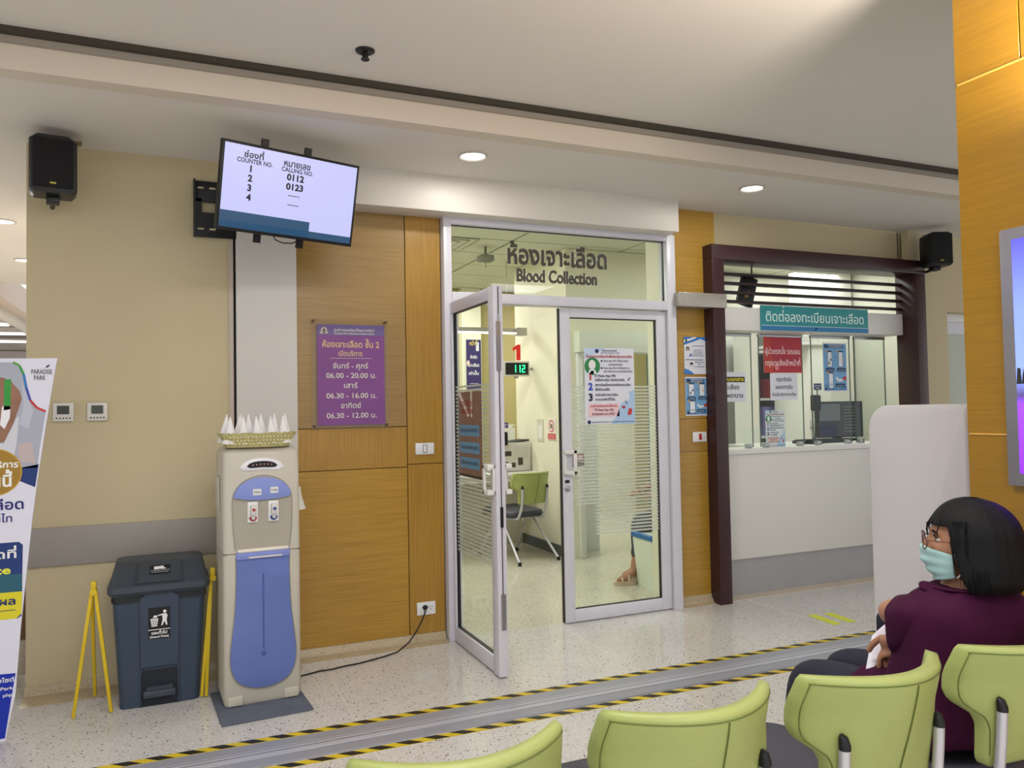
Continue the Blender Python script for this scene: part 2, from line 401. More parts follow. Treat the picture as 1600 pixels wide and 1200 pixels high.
# wall above and right of the counter frame
struct('wall_back', B().box((3.74, 4.80, 2.60), (5.71, 4.95, 2.91)), WALL)
struct('wall_back', B().box((5.842, 4.765, 0), (6.24, 4.95, 2.91)).box((5.70, 4.80, 2.64), (5.842, 4.95, 2.91)), WALL)
struct('trim_6', B().box((5.71, 4.70, 2.60), (5.84, 4.765, 2.91)), WALL)
struct('wall_right', B().box((6.24, 4.80, 2.24), (7.6, 4.95, 2.91)), WALL)
struct('wall_right', B().box((7.2, 4.80, 0), (9.5, 4.95, 2.91)), WALL)
# white framed door with frosted glass, right of the counter
d3 = sgroup('door_3', 'white framed door with frosted pane far right behind the white podium', 'door', (6.24, 4.93, 0))
obj('door_frame', B().box((6.24, 4.90, 0), (6.31, 5.0, 2.24), bev=.004).box((6.31, 4.90, 2.17), (7.2, 5.0, 2.24)), WHITE, d3, world=True)
obj('rail', B().box((6.312, 4.93, 2.06), (7.2, 4.97, 2.18)).box((6.315, 4.93, 0), (7.2, 4.97, .12)), ALU, d3, world=True)
obj('pane', B().box((6.315, 4.94, .1), (7.2, 4.955, 2.10)), mat('frosted_pane', (185, 190, 178), .35), d3, world=True)

# ---- aluminium entrance: frame, transom, closed leaf, open leaf
fr = sgroup('trim_7', 'white aluminium door surround with clear transom window over the glass doors', 'door surround', (1.57, 4.72, 0))
obj('jamb', B().box((1.573, 4.695, 0), (1.625, 4.80, 2.69), bev=.003), ALU, fr, world=True)
obj('jamb', B().box((3.262, 4.695, 0), (3.335, 4.80, 2.69), bev=.003), ALU, fr, world=True)
obj('head', B().box((1.625, 4.70, 2.645), (3.262, 4.79, 2.69), bev=.003), ALU, fr, world=True)
obj('transom_bar', B().box((1.625, 4.69, 2.14), (3.262, 4.80, 2.205), bev=.003), ALU, fr, world=True)
obj('transom_glass', B().box((1.625, 4.742, 2.205), (3.262, 4.75, 2.645)), GLASS, fr, world=True)
tl = B(); tl.mi = 0
obj('gasket', B().box((1.625, 4.738, 2.64), (3.262, 4.756, 2.646)).box((3.257, 4.738, 2.205), (3.262, 4.756, 2.64)), DARK, fr, world=True)
# cut metal lettering on the transom glass
def letters(name, s, x0, x1, z0, h, y, depth, m, bold, par):
    vs, fs = text_mesh(s, bold, 4)
    a0 = min(v[0] for v in vs); a1 = max(v[0] for v in vs); sx = (x1 - x0) / (a1 - a0)
    bm = bmesh.new(); V = [bm.verts.new((x0 + (a - a0) * sx, y, z0 + b * h)) for a, b in vs]
    for f in fs:
        try: bm.faces.new([V[i] for i in f])
        except ValueError: pass
    r = bmesh.ops.extrude_face_region(bm, geom=list(bm.faces)); bmesh.ops.translate(bm, vec=(0, -depth, 0), verts=[e for e in r['geom'] if isinstance(e, bmesh.types.BMVert)])
    return obj(name, bm, m, par, world=True, smooth=False)
LET = mat('letter_steel', (84, 80, 74), .35, metal=.7)
letters('thai_lettering', 'ห้องเจาะเลือด', 2.03, 2.785, 2.42, .175, 4.742, .010, LET, .026, fr)
letters('english_lettering', 'Blood Collection', 2.095, 2.705, 2.303, .118, 4.742, .009, LET, .028, fr)

def film(b, side):   # horizontal film strips with ragged gaps
    rnd = random.Random(4)
    z = .575
    while z < 1.60:
        if side == 'closed':
            xs = [2.49, 2.55, 2.98, 3.17]
            if z > .78: b.box((2.50, 4.7355, z), (3.168, 4.737, z + .0135))
            else: b.box((2.66, 4.7355, z), (3.168, 4.737, z + .0135))
        else:
            b.box((1.6235, 4.07, z), (1.6248, 4.70, z + .0135))
        z += .0235
FILM = mat('frost_film', (214, 220, 206), .6, alpha=.62)
d1 = sgroup('door_2', 'closed right glass door leaf carrying the white instruction poster', 'door', (3.25, 4.745, 0))
for nm, a, b_ in [('stile', (2.405, 4.72, .006), (2.478, 4.765, 2.13)), ('stile', (3.178, 4.72, .006), (3.258, 4.765, 2.13)), ('top_rail', (2.478, 4.72, 2.07), (3.178, 4.765, 2.13)), ('bottom_rail', (2.478, 4.72, .006), (3.178, 4.765, .088))]:
    obj(nm, B().box(a, b_, bev=.003), ALU, d1, world=True)
obj('glass_pane', B().box((2.478, 4.739, .088), (3.178, 4.747, 2.07)), GLASS, d1, world=True)
obj('gasket', B().box((2.478, 4.732, .088), (3.178, 4.754, .093)).box((3.172, 4.732, .088), (3.178, 4.754, 2.07)).box((2.478, 4.732, 2.064), (3.178, 4.754, 2.07)), DARK, d1, world=True)
obj('weather_seal', B().box((2.398, 4.735, .006), (2.405, 4.76, 2.13)), DARK, d1, world=True)
fb = B(); film(fb, 'closed'); obj('film_strips', fb, FILM, d1, 'broken bands of frosted film', world=True, smooth=False, kind='stuff')
def pull(b, o, ux, n):   # D shaped box pull: o lower-left corner, ux width direction, n outwards
    o, ux, n = Vector(o), Vector(ux), Vector(n); W, H, D, t = .085, .165, .045, .026
    def bx(u0, u1, z0, z1, d0, d1):
        ps = [o + ux * u + n * d for u in (u0, u1) for d in (d0, d1)]
        b.box((min(p.x for p in ps), min(p.y for p in ps), o.z + z0), (max(p.x for p in ps), max(p.y for p in ps), o.z + z1), bev=.004)
    bx(0, t, 0, H, 0, .012); bx(W - t, W, 0, H, D - .014, D); bx(0, W, 0, t, 0, D); bx(0, W, H - t, H, 0, D)
hb = B(); pull(hb, (2.405, 4.72, 1.0), (1, 0, 0), (0, -1, 0)); obj('pull_handle', hb, WHITE, d1, world=True)
obj('lock', B().lathe([(0, 0), (.02, 0), (.02, -.008), (.012, -.012), (0, -.012)], (2.432, 4.72, .905), axis='y').box((2.425, 4.705, .902), (2.439, 4.71, .908)), STEEL, d1, world=True)
obj('lock_slot', B().box((2.417, 4.717, .943), (2.45, 4.722, .963)), DARK, d1, world=True)
# flush bolt edge
d2 = sgroup('door_1', 'left glass door leaf swung open into the hall', 'door', (1.625, 4.72, 0))
for nm, a, b_ in [('stile', (1.595, 3.93, .008), (1.65, 4.015, 2.13)), ('stile', (1.605, 4.66, .008), (1.65, 4.72, 2.13)), ('top_rail', (1.603, 4.015, 2.06), (1.65, 4.66, 2.13)), ('bottom_rail', (1.603, 4.015, .008), (1.65, 4.66, .095))]:
    obj(nm, B().box(a, b_, bev=.003), ALU, d2, world=True)
obj('glass_pane', B().box((1.624, 4.015, .095), (1.631, 4.66, 2.06)), GLASS, d2, world=True)
obj('gasket', B().box((1.617, 4.015, .095), (1.638, 4.66, .101)).box((1.617, 4.655, .095), (1.638, 4.66, 2.06)).box((1.617, 4.015, 2.054), (1.638, 4.66, 2.06)), DARK, d2, world=True)
obj('weather_seal', B().box((1.6205, 3.924, .3), (1.6245, 3.93, 2.12)), mat('seal_grey', (70, 68, 70), .7), d2, world=True)
obj('flush_bolt', B().box((1.607, 3.921, 1.66), (1.632, 3.93, 1.93)).box((1.61, 3.916, 1.84), (1.629, 3.923, 1.86)).cyl((1.62, 3.92, 1.93), (1.62, 3.92, 1.97), .004), STEEL, d2, world=True)
obj('flush_bolt', B().box((1.612, 3.921, .26), (1.637, 3.93, .45)).box((1.615, 3.916, .33), (1.634, 3.923, .35)), STEEL, d2, world=True)
obj('latch_plate', B().box((1.615, 3.921, .81), (1.63, 3.93, .92)), DARK, d2, world=True)
hb = B(); pull(hb, (1.595, 3.94, .985), (0, 1, 0), (-1, 0, 0)); obj('pull_handle', hb, WHITE, d2, world=True)
hb = B(); pull(hb, (1.65, 3.94, .985), (0, 1, 0), (1, 0, 0)); obj('pull_handle', hb, WHITE, d2, world=True)
fb = B(); film(fb, 'open'); obj('film_strips', fb, FILM, d2, 'bands of frosted film', world=True, smooth=False, kind='stuff')

# ---- dark brown portal around the service counter
pf = sgroup('trim_8', 'dark brown portal frame around the service counter with slats at the top', 'frame', (4.73, 4.74, 0))
obj('post', B().box((3.628, 4.65, 0), (3.735, 4.86, 2.53), bev=.002), MAROON, pf, world=True)
obj('post', B().box((5.73, 4.65, 0), (5.838, 4.86, 2.53), bev=.002), MAROON, pf, world=True)
obj('lintel', B().box((3.628, 4.65, 2.53), (5.838, 4.86, 2.64), bev=.002), MAROON, pf, world=True)
for z in (2.455, 2.385, 2.315, 2.245):
    obj('slat', B().box((3.735, 4.80, z - .011), (5.73, 4.84, z + .011), bev=.001, seg=1), mat('slat_dark', (36, 20, 22), .4), pf, world=True)
hd = sgroup('trim_9', 'white header box above the counter glass, behind the turquoise sign', 'header', (4.75, 4.85, 2.02))
obj('header_box', B().box((3.736, 4.79, 2.022), (5.725, 4.97, 2.20), bev=.003), WHITE, hd, world=True)

# ---- blood collection room behind the glass doors
struct('wall_inner', B().box((3.48, 6.762, .0), (3.60, 7.94, 3.0)), WALL2)
wb = struct('wall_inner', B().prism([(3.48, 0), (3.575, 0), (3.575, 2.18), (5.0, 2.18), (5.0, 3.0), (3.48, 3.0)], 'y', 6.70, 6.76), WALL2)
struct('wall_inner', B().box((3.39, 4.96, 0), (3.46, 5.16, 3.0)), WALL2)
struct('baseboard_inner', B().box((3.468, 6.71, 0), (3.48, 7.94, .10)).box((3.468, 6.708, 0), (3.575, 6.72, .10)), mat('grey_base', (92, 96, 96), .5))
struct('trim_16', B().box((3.66, 7.02, 0), (3.98, 7.4, 2.0), bev=.004), mat('white_unit', (222, 224, 214), .5))
struct('trim_10', B().box((3.575, 6.66, 0), (3.63, 6.76, 1.99), bev=.004), WHITE)
struct('trim_11', B().box((3.555, 6.58, 1.985), (5.0, 6.8, 2.19), bev=.004), mat('pelmet_white', (220, 222, 210), .5))
struct('wall_inner', B().box((1.0, 12.0, 0), (9, 12.1, 3.0)), WALLTAN)
struct('wall_inner', B().box((.9, 4.96, 0), (1.0, 12.0, 3.0)), WALL2)
struct('wall_inner', B().box((2.2, 9.4, 0), (2.9, 9.5, 3.0)), WALLTAN)
struct('wall_inner', B().box((3.34, 9.3, 0), (3.60, 9.5, 3.0)), WALL2)
struct('wall_inner', B().box((3.14, 9.4, 0), (4.6, 9.5, 3.0)), mat('dark_tan_paint', (172, 158, 104), .6))  # a darker tan than the other tan walls
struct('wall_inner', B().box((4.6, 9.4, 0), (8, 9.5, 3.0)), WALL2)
struct('wall_inner', B().box((5.92, 9.36, 0), (6.12, 9.4, 2.2)), MATS['dark_tan_paint'])
struct('wall_inner', B().box((6.14, 9.36, .05), (6.9, 9.4, 2.2)), mat('teal_door_glass', (150, 182, 172), .3))
cg = struct('ceiling', B().box((.9, 4.96, 3.02), (9, 12, 3.12)), mat('grid_backing', (82, 84, 70), .8))  # dark slab above the tiles, showing in their joints
ys = [5.36, 5.97, 6.58, 7.19, 7.80, 8.41, 9.02, 9.63]; xs = [1.05, 1.66, 2.88, 4.1]
xs = [.44, 1.66, 2.88, 4.10, 5.32, 6.54, 7.76]
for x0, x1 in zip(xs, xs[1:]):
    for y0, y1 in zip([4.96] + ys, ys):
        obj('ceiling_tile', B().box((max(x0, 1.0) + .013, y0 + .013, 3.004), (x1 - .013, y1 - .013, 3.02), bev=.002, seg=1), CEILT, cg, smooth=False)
# registration room behind the counter
struct('wall_registration', B().box((5.25, 7.3, 0), (9.0, 7.4, 3.0)), mat('pale_grey_wall', (206, 206, 192), .55))
struct('wall_registration', B().box((6.50, 6.85, 0), (7.35, 6.95, 3.0)), mat('bright_white_wall', (226, 226, 220), .5))
struct('wall_registration', B().box((7.4, 4.96, 0), (7.5, 7.4, 3.0)), MATS['pale_grey_wall'])
# corridor beyond the left wall end
struct('trim_12', B().box((-1.9, 8.8, 2.785), (-1.75, 16, 3.1)), mat('beam_paint', (212, 196, 184), .6))
struct('ceiling', B().box((-2.02, 8.8, 2.70), (-1.9, 17.5, 2.8)), CEIL)
cl = struct('ceiling', B().box((-9, 4.78, 2.73), (-2.02, 17.5, 2.85)), mat('grid_backing2', (120, 112, 108), .8))  # darker slab above the corridor tiles, showing in their joints
for i in range(5):
    for j in range(13):
        x0 = -2.04 - (i + 1) * .6; y0 = 9.2 + j * .6
        if (i, j) in ((0, 5), (0, 8), (1, 5), (1, 8)): continue
        obj('ceiling_tile', B().box((x0 + .01, y0 + .01, 2.715), (x0 + .59, y0 + .59, 2.73)), mat('corridor_tile', (186, 176, 172), .8), cl, smooth=False)
struct('wall_corridor', B().box((-9, 17.5, 0), (0.9, 17.6, 3.1)), mat('corridor_far', (214, 206, 204), .6))
struct('wall_corridor', B().box((-.715, 5.0, 0), (-.60, 12, 2.91)), mat('corridor_wall', (212, 200, 184), .6))
struct('wall_corridor', B().box((-1.5, 5.6, 0), (-.86, 5.7, 1.3)), mat('corridor_partition', (206, 202, 196), .5))
struct('trim_13', B().box((-.78, 5.02, .15), (-.72, 5.06, 1.0)), mat('brown_edge', (120, 88, 60), .6))
struct('trim_14', B().box((-.86, 4.98, .06), (-.735, 5.08, .24), bev=.004).cyl((-.765, 4.975, .15), (-.765, 4.985, .15), .012), mat('beige_trunking', (196, 186, 168), .5))
for i, (x, y) in enumerate([(-2.34, 12.5), (-2.34, 14.3), (-2.94, 12.5), (-2.94, 14.3)]):
    pass

# ---- big clad pillar at the right
pl = sgroup('wall_pillar', 'square pillar clad in golden wood veneer at the right edge', 'pillar', (2.9, 1.2, 0))
obj('core', B().box((2.47, .42, 0), (3.1, 1.79, 3.06)), MATS['backing'], pl, world=True)
for z0, z1 in [(.09, 1.338), (1.341, 2.52), (2.523, 3.06)]:
    obj('wood_panel', B().box((2.45, 1.588, z0), (2.468, 1.81, z1), bev=.001, seg=1) if z0 > 2.5 else B().box((2.45, .4, z0), (2.468, 1.81, z1), bev=.001, seg=1), W_P, pl, world=True)
    obj('wood_panel', B().box((2.47, 1.79, z0), (3.1, 1.81, z1), bev=.001, seg=1), W_P, pl, world=True)
obj('wood_panel', B().box((2.45, .4, 2.523), (2.468, 1.584, 3.06), bev=.001, seg=1), W_P, pl, world=True)
obj('plinth', B().box((2.46, .4, 0), (3.1, 1.80, .09)), COVEM, pl, world=True)
obj('joint_strip', B().box((2.446, .4, 1.337), (2.45, 1.80, 1.342)).box((2.446, .4, 2.519), (2.45, 1.80, 2.524)), mat('joint_gold', (214, 165, 80), .4), pl, world=True)

# ================================================================== THINGS
# ---- downlights
def downlight(x, y, z, label, power=14, on=True):
    t = thing('downlight', label, 'ceiling light', (x, y, z), group='round recessed downlights')
    obj('rim', B().lathe([(.085, 0), (.088, -.006), (.078, -.010), (.068, -.004), (.066, .02), (.085, .02)], (0, 0, 0), 28), mat('rim_white', (200, 196, 190), .4), t)
    obj('diffuser', B().lathe([(.001, -.004), (.05, -.004), (.066, -.001), (.066, .012), (.001, .012)], (0, 0, 0), 28), mat('lamp_glow', (255, 250, 240), .5, emit=7), t)
    area('downlight_lamp', (x, y, z - .014), .12, power, (1, .96, .9), shape='DISK')
downlight(1.575, 4.15, 2.905, 'lit round downlight in the low ceiling above the open glass door', 4)
downlight(3.567, 4.128, 2.905, 'lit round downlight in the low ceiling in front of the brown counter frame', 4)
downlight(-1.16, 6.74, 2.905, 'nearer round downlight in the corridor ceiling at the left edge', 12)
downlight(-1.27, 8.35, 2.905, 'farther round downlight in the corridor ceiling at the left edge', 12)
for i, (x0, y, lb) in enumerate([(-2.62, 12.3, 'nearest lit strip light in the gridded corridor ceiling'), (-2.62, 13.6, 'middle lit strip light in the gridded corridor ceiling'), (-2.62, 15.0, 'farthest lit strip light in the gridded corridor ceiling')]):
    t = thing('strip_light', lb, 'ceiling light', (x0, y, 2.71), group='corridor strip lights')
    obj('housing', B().box((-.6, -.16, 0), (.58, .16, .02)), WHITE, t); obj('diffuser', B().box((-.57, -.13, -.012), (.55, .13, 0), bev=.003), mat('strip_glow', (255, 252, 255), .5, emit=3), t)
# ---- sprinkler on the upper ceiling
t = thing('sprinkler', 'small black sprinkler head hanging from the upper ceiling', 'sprinkler', (.785, 3.40, 3.06))
obj('escutcheon', B().lathe([(.001, -.004), (.03, -.012), (.042, -.006), (.044, 0), (.001, 0)], (0, 0, 0)), DARK, t)
obj('body', B().cyl((0, 0, -.008), (0, 0, -.035), .010, .008), DARK, t)
obj('deflector', B().lathe([(.001, -.046), (.018, -.044), (.02, -.040), (.001, -.036)], (0, 0, 0), 12).box((-.013, -.003, -.042), (-.009, .003, -.012)).box((.009, -.003, -.042), (.013, .003, -.012)), DARK, t)

# ---- loudspeakers
def speaker(loc, rz, label, plate, s=1):
    t = thing('loudspeaker', label, 'loudspeaker', loc, rz, group='black wall loudspeakers')
    b = B(); rings = []
    for y, k in [(-.10, .92), (-.085, 1), (.05, .98), (.12, .62)]:
        w_, h = .105 * k * s, .145 * (1 if k > .9 else .8) * s
        ch = .02
        rings.append([(-w_ + ch, y, -h), (w_ - ch, y, -h), (w_, y, -h + ch), (w_, y, h - ch * 1.2), (w_ - ch * 1.5, y, h), (-w_ + ch * 1.5, y, h), (-w_, y, h - ch * 1.2), (-w_, y, -h + ch)])
    b.ring_loft(rings); obj('cabinet', b, DARK, t)
    obj('grille', B().box((-.088, -.106, -.12), (.088, -.099, .125), bev=.012), mat('grille_black', (12, 12, 14), .8, bump=.5, bscale=400), t)
    obj('badge', B().box((-.015, -.1085, -.102), (.012, -.106, -.094)), mat('badge_yellow', (190, 180, 70), .4), t)
    obj('bracket', B().box((-.03, -.03, -.175 * s), (.03, .05, -.14 * s), bev=.003).cyl((0, .05, -.16 * s), (0, .16, -.16 * s), .012), DARK, t)
    if plate: obj('ceiling_plate', B().box((.03, -.03, .150 * s), (.13, .05, .158 * s)).box((.03, -.01, .11), (.05, .01, .155)), mat('plate_beige', (150, 140, 118), .5, metal=.3), t)
speaker((-.565, 4.53, 2.712), math.radians(8), 'black loudspeaker high on the left wall end beside the corridor', True)
speaker((5.80, 4.52, 2.70), math.radians(-22), 'black loudspeaker high at the right top corner of the counter frame', False, .95)

# ---- television
R_t = Matrix(((.96676327, -.24554376, .07125337), (.25542134, .93991363, -.22654428), (-.01134548, .23721432, .97139109)))
t = thing('television', 'wall bracket mounted screen showing counter and calling numbers', 'television', (.554, 4.109, 2.569))
t.rotation_euler = R_t.to_euler()
Wt, Ht = .365, .2175
obj('housing', B().box((-Wt, 0, -Ht), (Wt, .035, Ht), bev=.004), DARK, t)
obj('back_cover', B().box((-.25, .033, -.16), (.25, .07, .12), bev=.012), DARKG, t)
SCRW = mat('screen_white', (186, 188, 232), .3, emit=.85); SCRB = mat('screen_blue', (30, 72, 104), .3, emit=.8); SCRK = mat('screen_ink', (20, 20, 34), .4)
p = Print((-Wt + .014, -.0005, -Ht + .016), X1, Z1, NY, .0006); w_, h = 2 * Wt - .028, 2 * Ht - .03
p.rect(0, 0, w_, h, SCRW).up(); p.rect(0, 0, w_, .035, SCRB); p.rect(0, 0, w_ * .66, .082, SCRB)
p.up()
def sx(px): return w_ * px
for s_, cx, vy, sz, ww in [('ช่องที่', .205, .865, .040, .098), ('COUNTER NO.', .215, .80, .030, .178), ('1', .19, .70, .044, None), ('2', .19, .585, .044, None), ('3', .19, .47, .044, None), ('4', .19, .355, .044, None),
                      ('หมายเลข', .525, .85, .044, .14), ('CALLING NO.', .53, .785, .030, .168), ('0112', .52, .685, .044, .092), ('0123', .52, .57, .044, .092)]:
    p.text(s_, w_ * cx, h * vy, sz, SCRK, w=ww, bold=.04 if s_[0] in '01234' else .022)
for vy in (.49, .375):
    for k in range(4): p.rect(w_ * .52 - .03 + k * .0155, h * vy, w_ * .52 - .03 + k * .0155 + .0125, h * vy + .004, SCRK)
p.done('screen', t, world=False)
for x in (-.13, .10):
    obj('mounting_rail', B().box((x - .018, .07, -.262), (x + .018, .085, .262)).box((x - .006, .068, -.25), (x + .006, .07, -.228)), DARK, t)
obj('signal_cable', B().tube([(-.06, .05, -.21), (-.04, .05, -.235), (.0, .05, -.245), (.05, .05, -.24), (.09, .05, -.215)], .003), DARK, t)
b = thing('television_bracket', 'black slotted wall plate and arm carrying the television', 'bracket', (.15, 4.755, 2.55))
obj('wall_plate', B().box((.10, 4.735, 2.66), (.33, 4.752, 2.78), bev=.002).box((.10, 4.735, 2.60), (.145, 4.752, 2.68)).box((.215, 4.735, 2.60), (.33, 4.752, 2.68)).box((.10, 4.735, 2.46), (.33, 4.752, 2.60)).box((.10, 4.70, 2.46), (.112, 4.752, 2.78)), DARK, b, world=True)
for sx_ in (.122, .185):
    for sz_ in (2.735, 2.50): obj('slot', B().box((sx_, 4.733, sz_), (sx_ + .033, 4.7355, sz_ + .01)), WALL, b, world=True)
obj('swing_arm', B().tube([(.28, 4.74, 2.60), (.42, 4.50, 2.60), (.54, 4.25, 2.62)], .022, 10).box((.50, 4.20, 2.48), (.60, 4.27, 2.76), bev=.004), DARK, b, world=True)

# ---- water dispenser (faces -Y), local frame: origin on the floor at the centre of the front
WD = thing('water_dispenser', 'beige and blue floor standing water dispenser with two taps', 'water dispenser', (.392, 4.30, .012), math.radians(3))
BEI = mat('dispenser_beige', (196, 190, 176), .38); BLU = mat('dispenser_blue', (98, 118, 180), .33, vary=.05, vscale=5); BLUL = mat('dispenser_light_blue', (128, 142, 205), .35)
GAPM = mat('dispenser_gap', (118, 112, 102), .6)
hw = .187
def rr(hw, y0, y1, r, z, n=4):
    pts = []
    for cx, cy, a0 in [(hw - r, y1 - r, 0), (-hw + r, y1 - r, 90), (-hw + r, y0 + r, 180), (hw - r, y0 + r, 270)]:
        for k in range(n + 1):
            a = math.radians(a0 + 90 * k / n); pts.append((cx + r * math.cos(a), cy + r * math.sin(a), z))
    return pts
b = B(); b.ring_loft([rr(hw - .006, -.17, .17, .03, 0), rr(hw, -.18, .17, .03, .02), rr(hw, -.185, .17, .03, .744)]); obj('lower_body', b, BEI, WD)
b = B(); b.ring_loft([rr(hw, -.185, .17, .03, .748), rr(hw - .002, -.185, .17, .03, 1.20), rr(hw - .004, -.18, .17, .04, 1.245), rr(hw - .02, -.155, .16, .05, 1.266), rr(hw - .06, -.10, .12, .05, 1.272)]); obj('upper_body', b, BEI, WD)
obj('body_seam', B().box((-hw + .002, -.183, .743), (hw - .002, .16, .749)), GAPM, WD)
# blue tall droplet shaped panel
def curve(pts, n=60):
    # Catmull-Rom closed
    out = []; N = len(pts)
    for i in range(N):
        p0, p1, p2, p3 = pts[i - 1], pts[i], pts[(i + 1) % N], pts[(i + 2) % N]
        for k in range(5):
            t_ = k / 5; t2, t3 = t_ * t_, t_ ** 3
            out.append(tuple(.5 * (2 * p1[j] + (p2[j] - p0[j]) * t_ + (2 * p0[j] - 5 * p1[j] + 4 * p2[j] - p3[j]) * t2 + (-p0[j] + 3 * p1[j] - 3 * p2[j] + p3[j]) * t3) for j in (0, 1)))
    return out
def plate(prof, y0, y1, inset=.006):
    c = (sum(p[0] for p in prof) / len(prof), sum(p[1] for p in prof) / len(prof))
    def ring(y, ins):
        r = []
        for a, z in prof:
            d = math.hypot(a - c[0], z - c[1]) or 1; r.append((a - (a - c[0]) / d * ins, y, z - (z - c[1]) / d * ins))
        return r
    return B().ring_loft([ring(y0, 0), ring(y1 + .002, 0), ring(y1, inset)])
right_side = [(.128, .73), (.128, .62), (.135, .46), (.150, .33), (.158, .24), (.150, .17), (.118, .115), (.06, .085), (0, .078)]
prof = right_side + [(-a, z) for a, z in right_side[-2::-1]]
dense = []
for i in range(len(prof) - 1):
    p0, p1, p2, p3 = prof[max(i - 1, 0)], prof[i], prof[i + 1], prof[min(i + 2, len(prof) - 1)]
    for k in range(5):
        t_ = k / 5; dense.append(tuple(.5 * (2 * p1[j] + (p2[j] - p0[j]) * t_ + (2 * p0[j] - 5 * p1[j] + 4 * p2[j] - p3[j]) * t_ ** 2 + (-p0[j] + 3 * p1[j] - 3 * p2[j] + p3[j]) * t_ ** 3) for j in (0, 1)))
dense.append(prof[-1])
obj('panel_rim', plate([(a * 1.045, .40 + (z - .40) * 1.022 if z < .7 else z) for a, z in dense], -.18, -.1875), mat('rim_beige', (176, 170, 155), .4), WD)
obj('front_panel', plate(dense, -.182, -.1935), BLU, WD)
obj('panel_groove', B().cyl((0, -.1945, .27), (0, -.1945, .64), .0035, seg=8).lathe([(.001, -.001), (.013, -.001), (.013, .002), (.001, .002)], (0, -.1945, .245), 16, axis='y'), mat('groove_blue', (74, 92, 156), .4), WD)
obj('panel_outline', B().tube([(a, -.1915, z) for a, z in dense], .0014, 6), GAPM, WD)
obj('drip_tray', B().box((-.13, -.205, .716), (.13, -.182, .755), bev=.008), BLUL, WD)
obj('tray_lip', B().box((-.122, -.209, .752), (.122, -.18, .768), bev=.006), mat('tray_cream', (226, 220, 206), .4), WD)
obj('worn_patch', B().box((-.07, -.2065, .722), (.09, -.2045, .729)), MATS['tray_cream'], WD)
# arch alcove
arch = [(-.128, .77), (-.138, .86), (-.142, .98)] + [(-.142 * math.cos(a), 1.00 + .125 * math.sin(a)) for a in [math.pi * k / 16 for k in range(1, 16)]] + [(.142, .98), (.138, .86), (.128, .77)]
obj('alcove_rim', plate([(a * 1.06, .95 + (z - .95) * 1.05) for a, z in arch], -.18, -.1885), mat('rim_beige2', (188, 182, 168), .4), WD)
obj('alcove', plate(arch, -.182, -.1895, .002), mat('alcove_grey', (168, 162, 148), .45), WD)
cap = [(-.138, 1.022)] + [(-.138 * math.cos(a), 1.022 + .098 * math.sin(a)) for a in [math.pi * k / 16 for k in range(1, 16)]] + [(.138, 1.022), (.07, 1.010), (0, 1.006), (-.07, 1.010)]
obj('alcove_outline', B().tube([(a * 1.02, -.1895, .95 + (z - .95) * 1.02) for a, z in arch], .0012, 6), GAPM, WD)
obj('alcove_hood', plate(cap, -.186, -.204, .01), BLUL, WD)
obj('sticker', B().box((-.048, -.2055, 1.032), (-.008, -.2038, 1.062)), WHITE, WD); obj('sticker', B().box((.036, -.2055, 1.038), (.074, -.2038, 1.068)), WHITE, WD)
for s_, x_, z_, c_ in (('น้ำร้อน', .02, .010, (40, 60, 40)), ('น้ำเย็น', .103, .016, (60, 40, 110))):
    pp = Print((-.048, -.2055, 1.032), X1, Z1, NY); pp.text(s_, x_, z_, .014, c_, w=.032, bold=.02); pp.done('sticker_lettering', WD, world=False)
for x, c_, lb in [(-.048, (170, 52, 62), 'red hot water tap'), (.052, (52, 72, 150), 'blue cold water tap')]:
    tp = obj('tap', B().box((x - .026, -.20, .895), (x + .026, -.188, 1.0), bev=.012, seg=3), WHITE, WD, lb)
    ink = mat('tap_ink_%d' % c_[0], c_, .35)
    obj('lever', B().box((x - .013, -.225, .935), (x + .013, -.20, .985), bev=.005).cyl((x, -.215, .935), (x, -.212, .915), .009), mat('lever_grey', (206, 204, 200), .35), tp)
    obj('button', B().lathe([(.001, -.003), (.008, -.003), (.008, 0), (.001, 0)], (x + .001, -.2245, .962), 14, axis='y'), ink, tp)
    obj('crescent', B().prism([(x + .019 * math.cos(a), .922 + .019 * math.sin(a)) for a in [math.pi * (1 + k / 8) for k in range(9)]] + [(x + .010 * math.cos(a), .926 + .008 * math.sin(a)) for a in [math.pi * (2 - k / 8) for k in range(9)]], 'y', -.2025, -.1985), ink, tp)
def smile(w0, h0, bend, n=12):
    P = []
    for k in range(n + 1): u = -1 + 2 * k / n; P.append((w0 * u, -bend * u * u + h0 * math.sqrt(max(0, 1 - abs(u) ** 3))))
    for k in range(n - 1, 0, -1): u = -1 + 2 * k / n; P.append((w0 * u, -bend * u * u - h0 * math.sqrt(max(0, 1 - abs(u) ** 3))))
    return P
obj('display_surround', plate([(a, 1.185 + z) for a, z in smile(.108, .030, .018)], -.18, -.190, .004), mat('surround_white', (224, 222, 226), .3), WD)
obj('display_window', plate([(a, 1.184 + z) for a, z in smile(.075, .016, .009)], -.186, -.192, .002), DARK, WD)
for k in range(6):
    a = -.045 + .018 * k; obj('indicator', B().ell((a, -.1925, 1.184 - .009 * (a / .075) ** 2), (.003, .0015, .003), 8, 6), mat('led_pink', (230, 150, 150), .4, emit=.15), WD)
for sx_ in (-.17, .10): obj('foot_trim', B().box((sx_, -.186, .004), (sx_ + .07, -.176, .05), bev=.004), MATS['dispenser_beige'], WD)
obj('side_handle', B().box((-.198, -.05, .95), (-.186, .08, 1.12), bev=.005), MATS['rim_beige2'], WD)
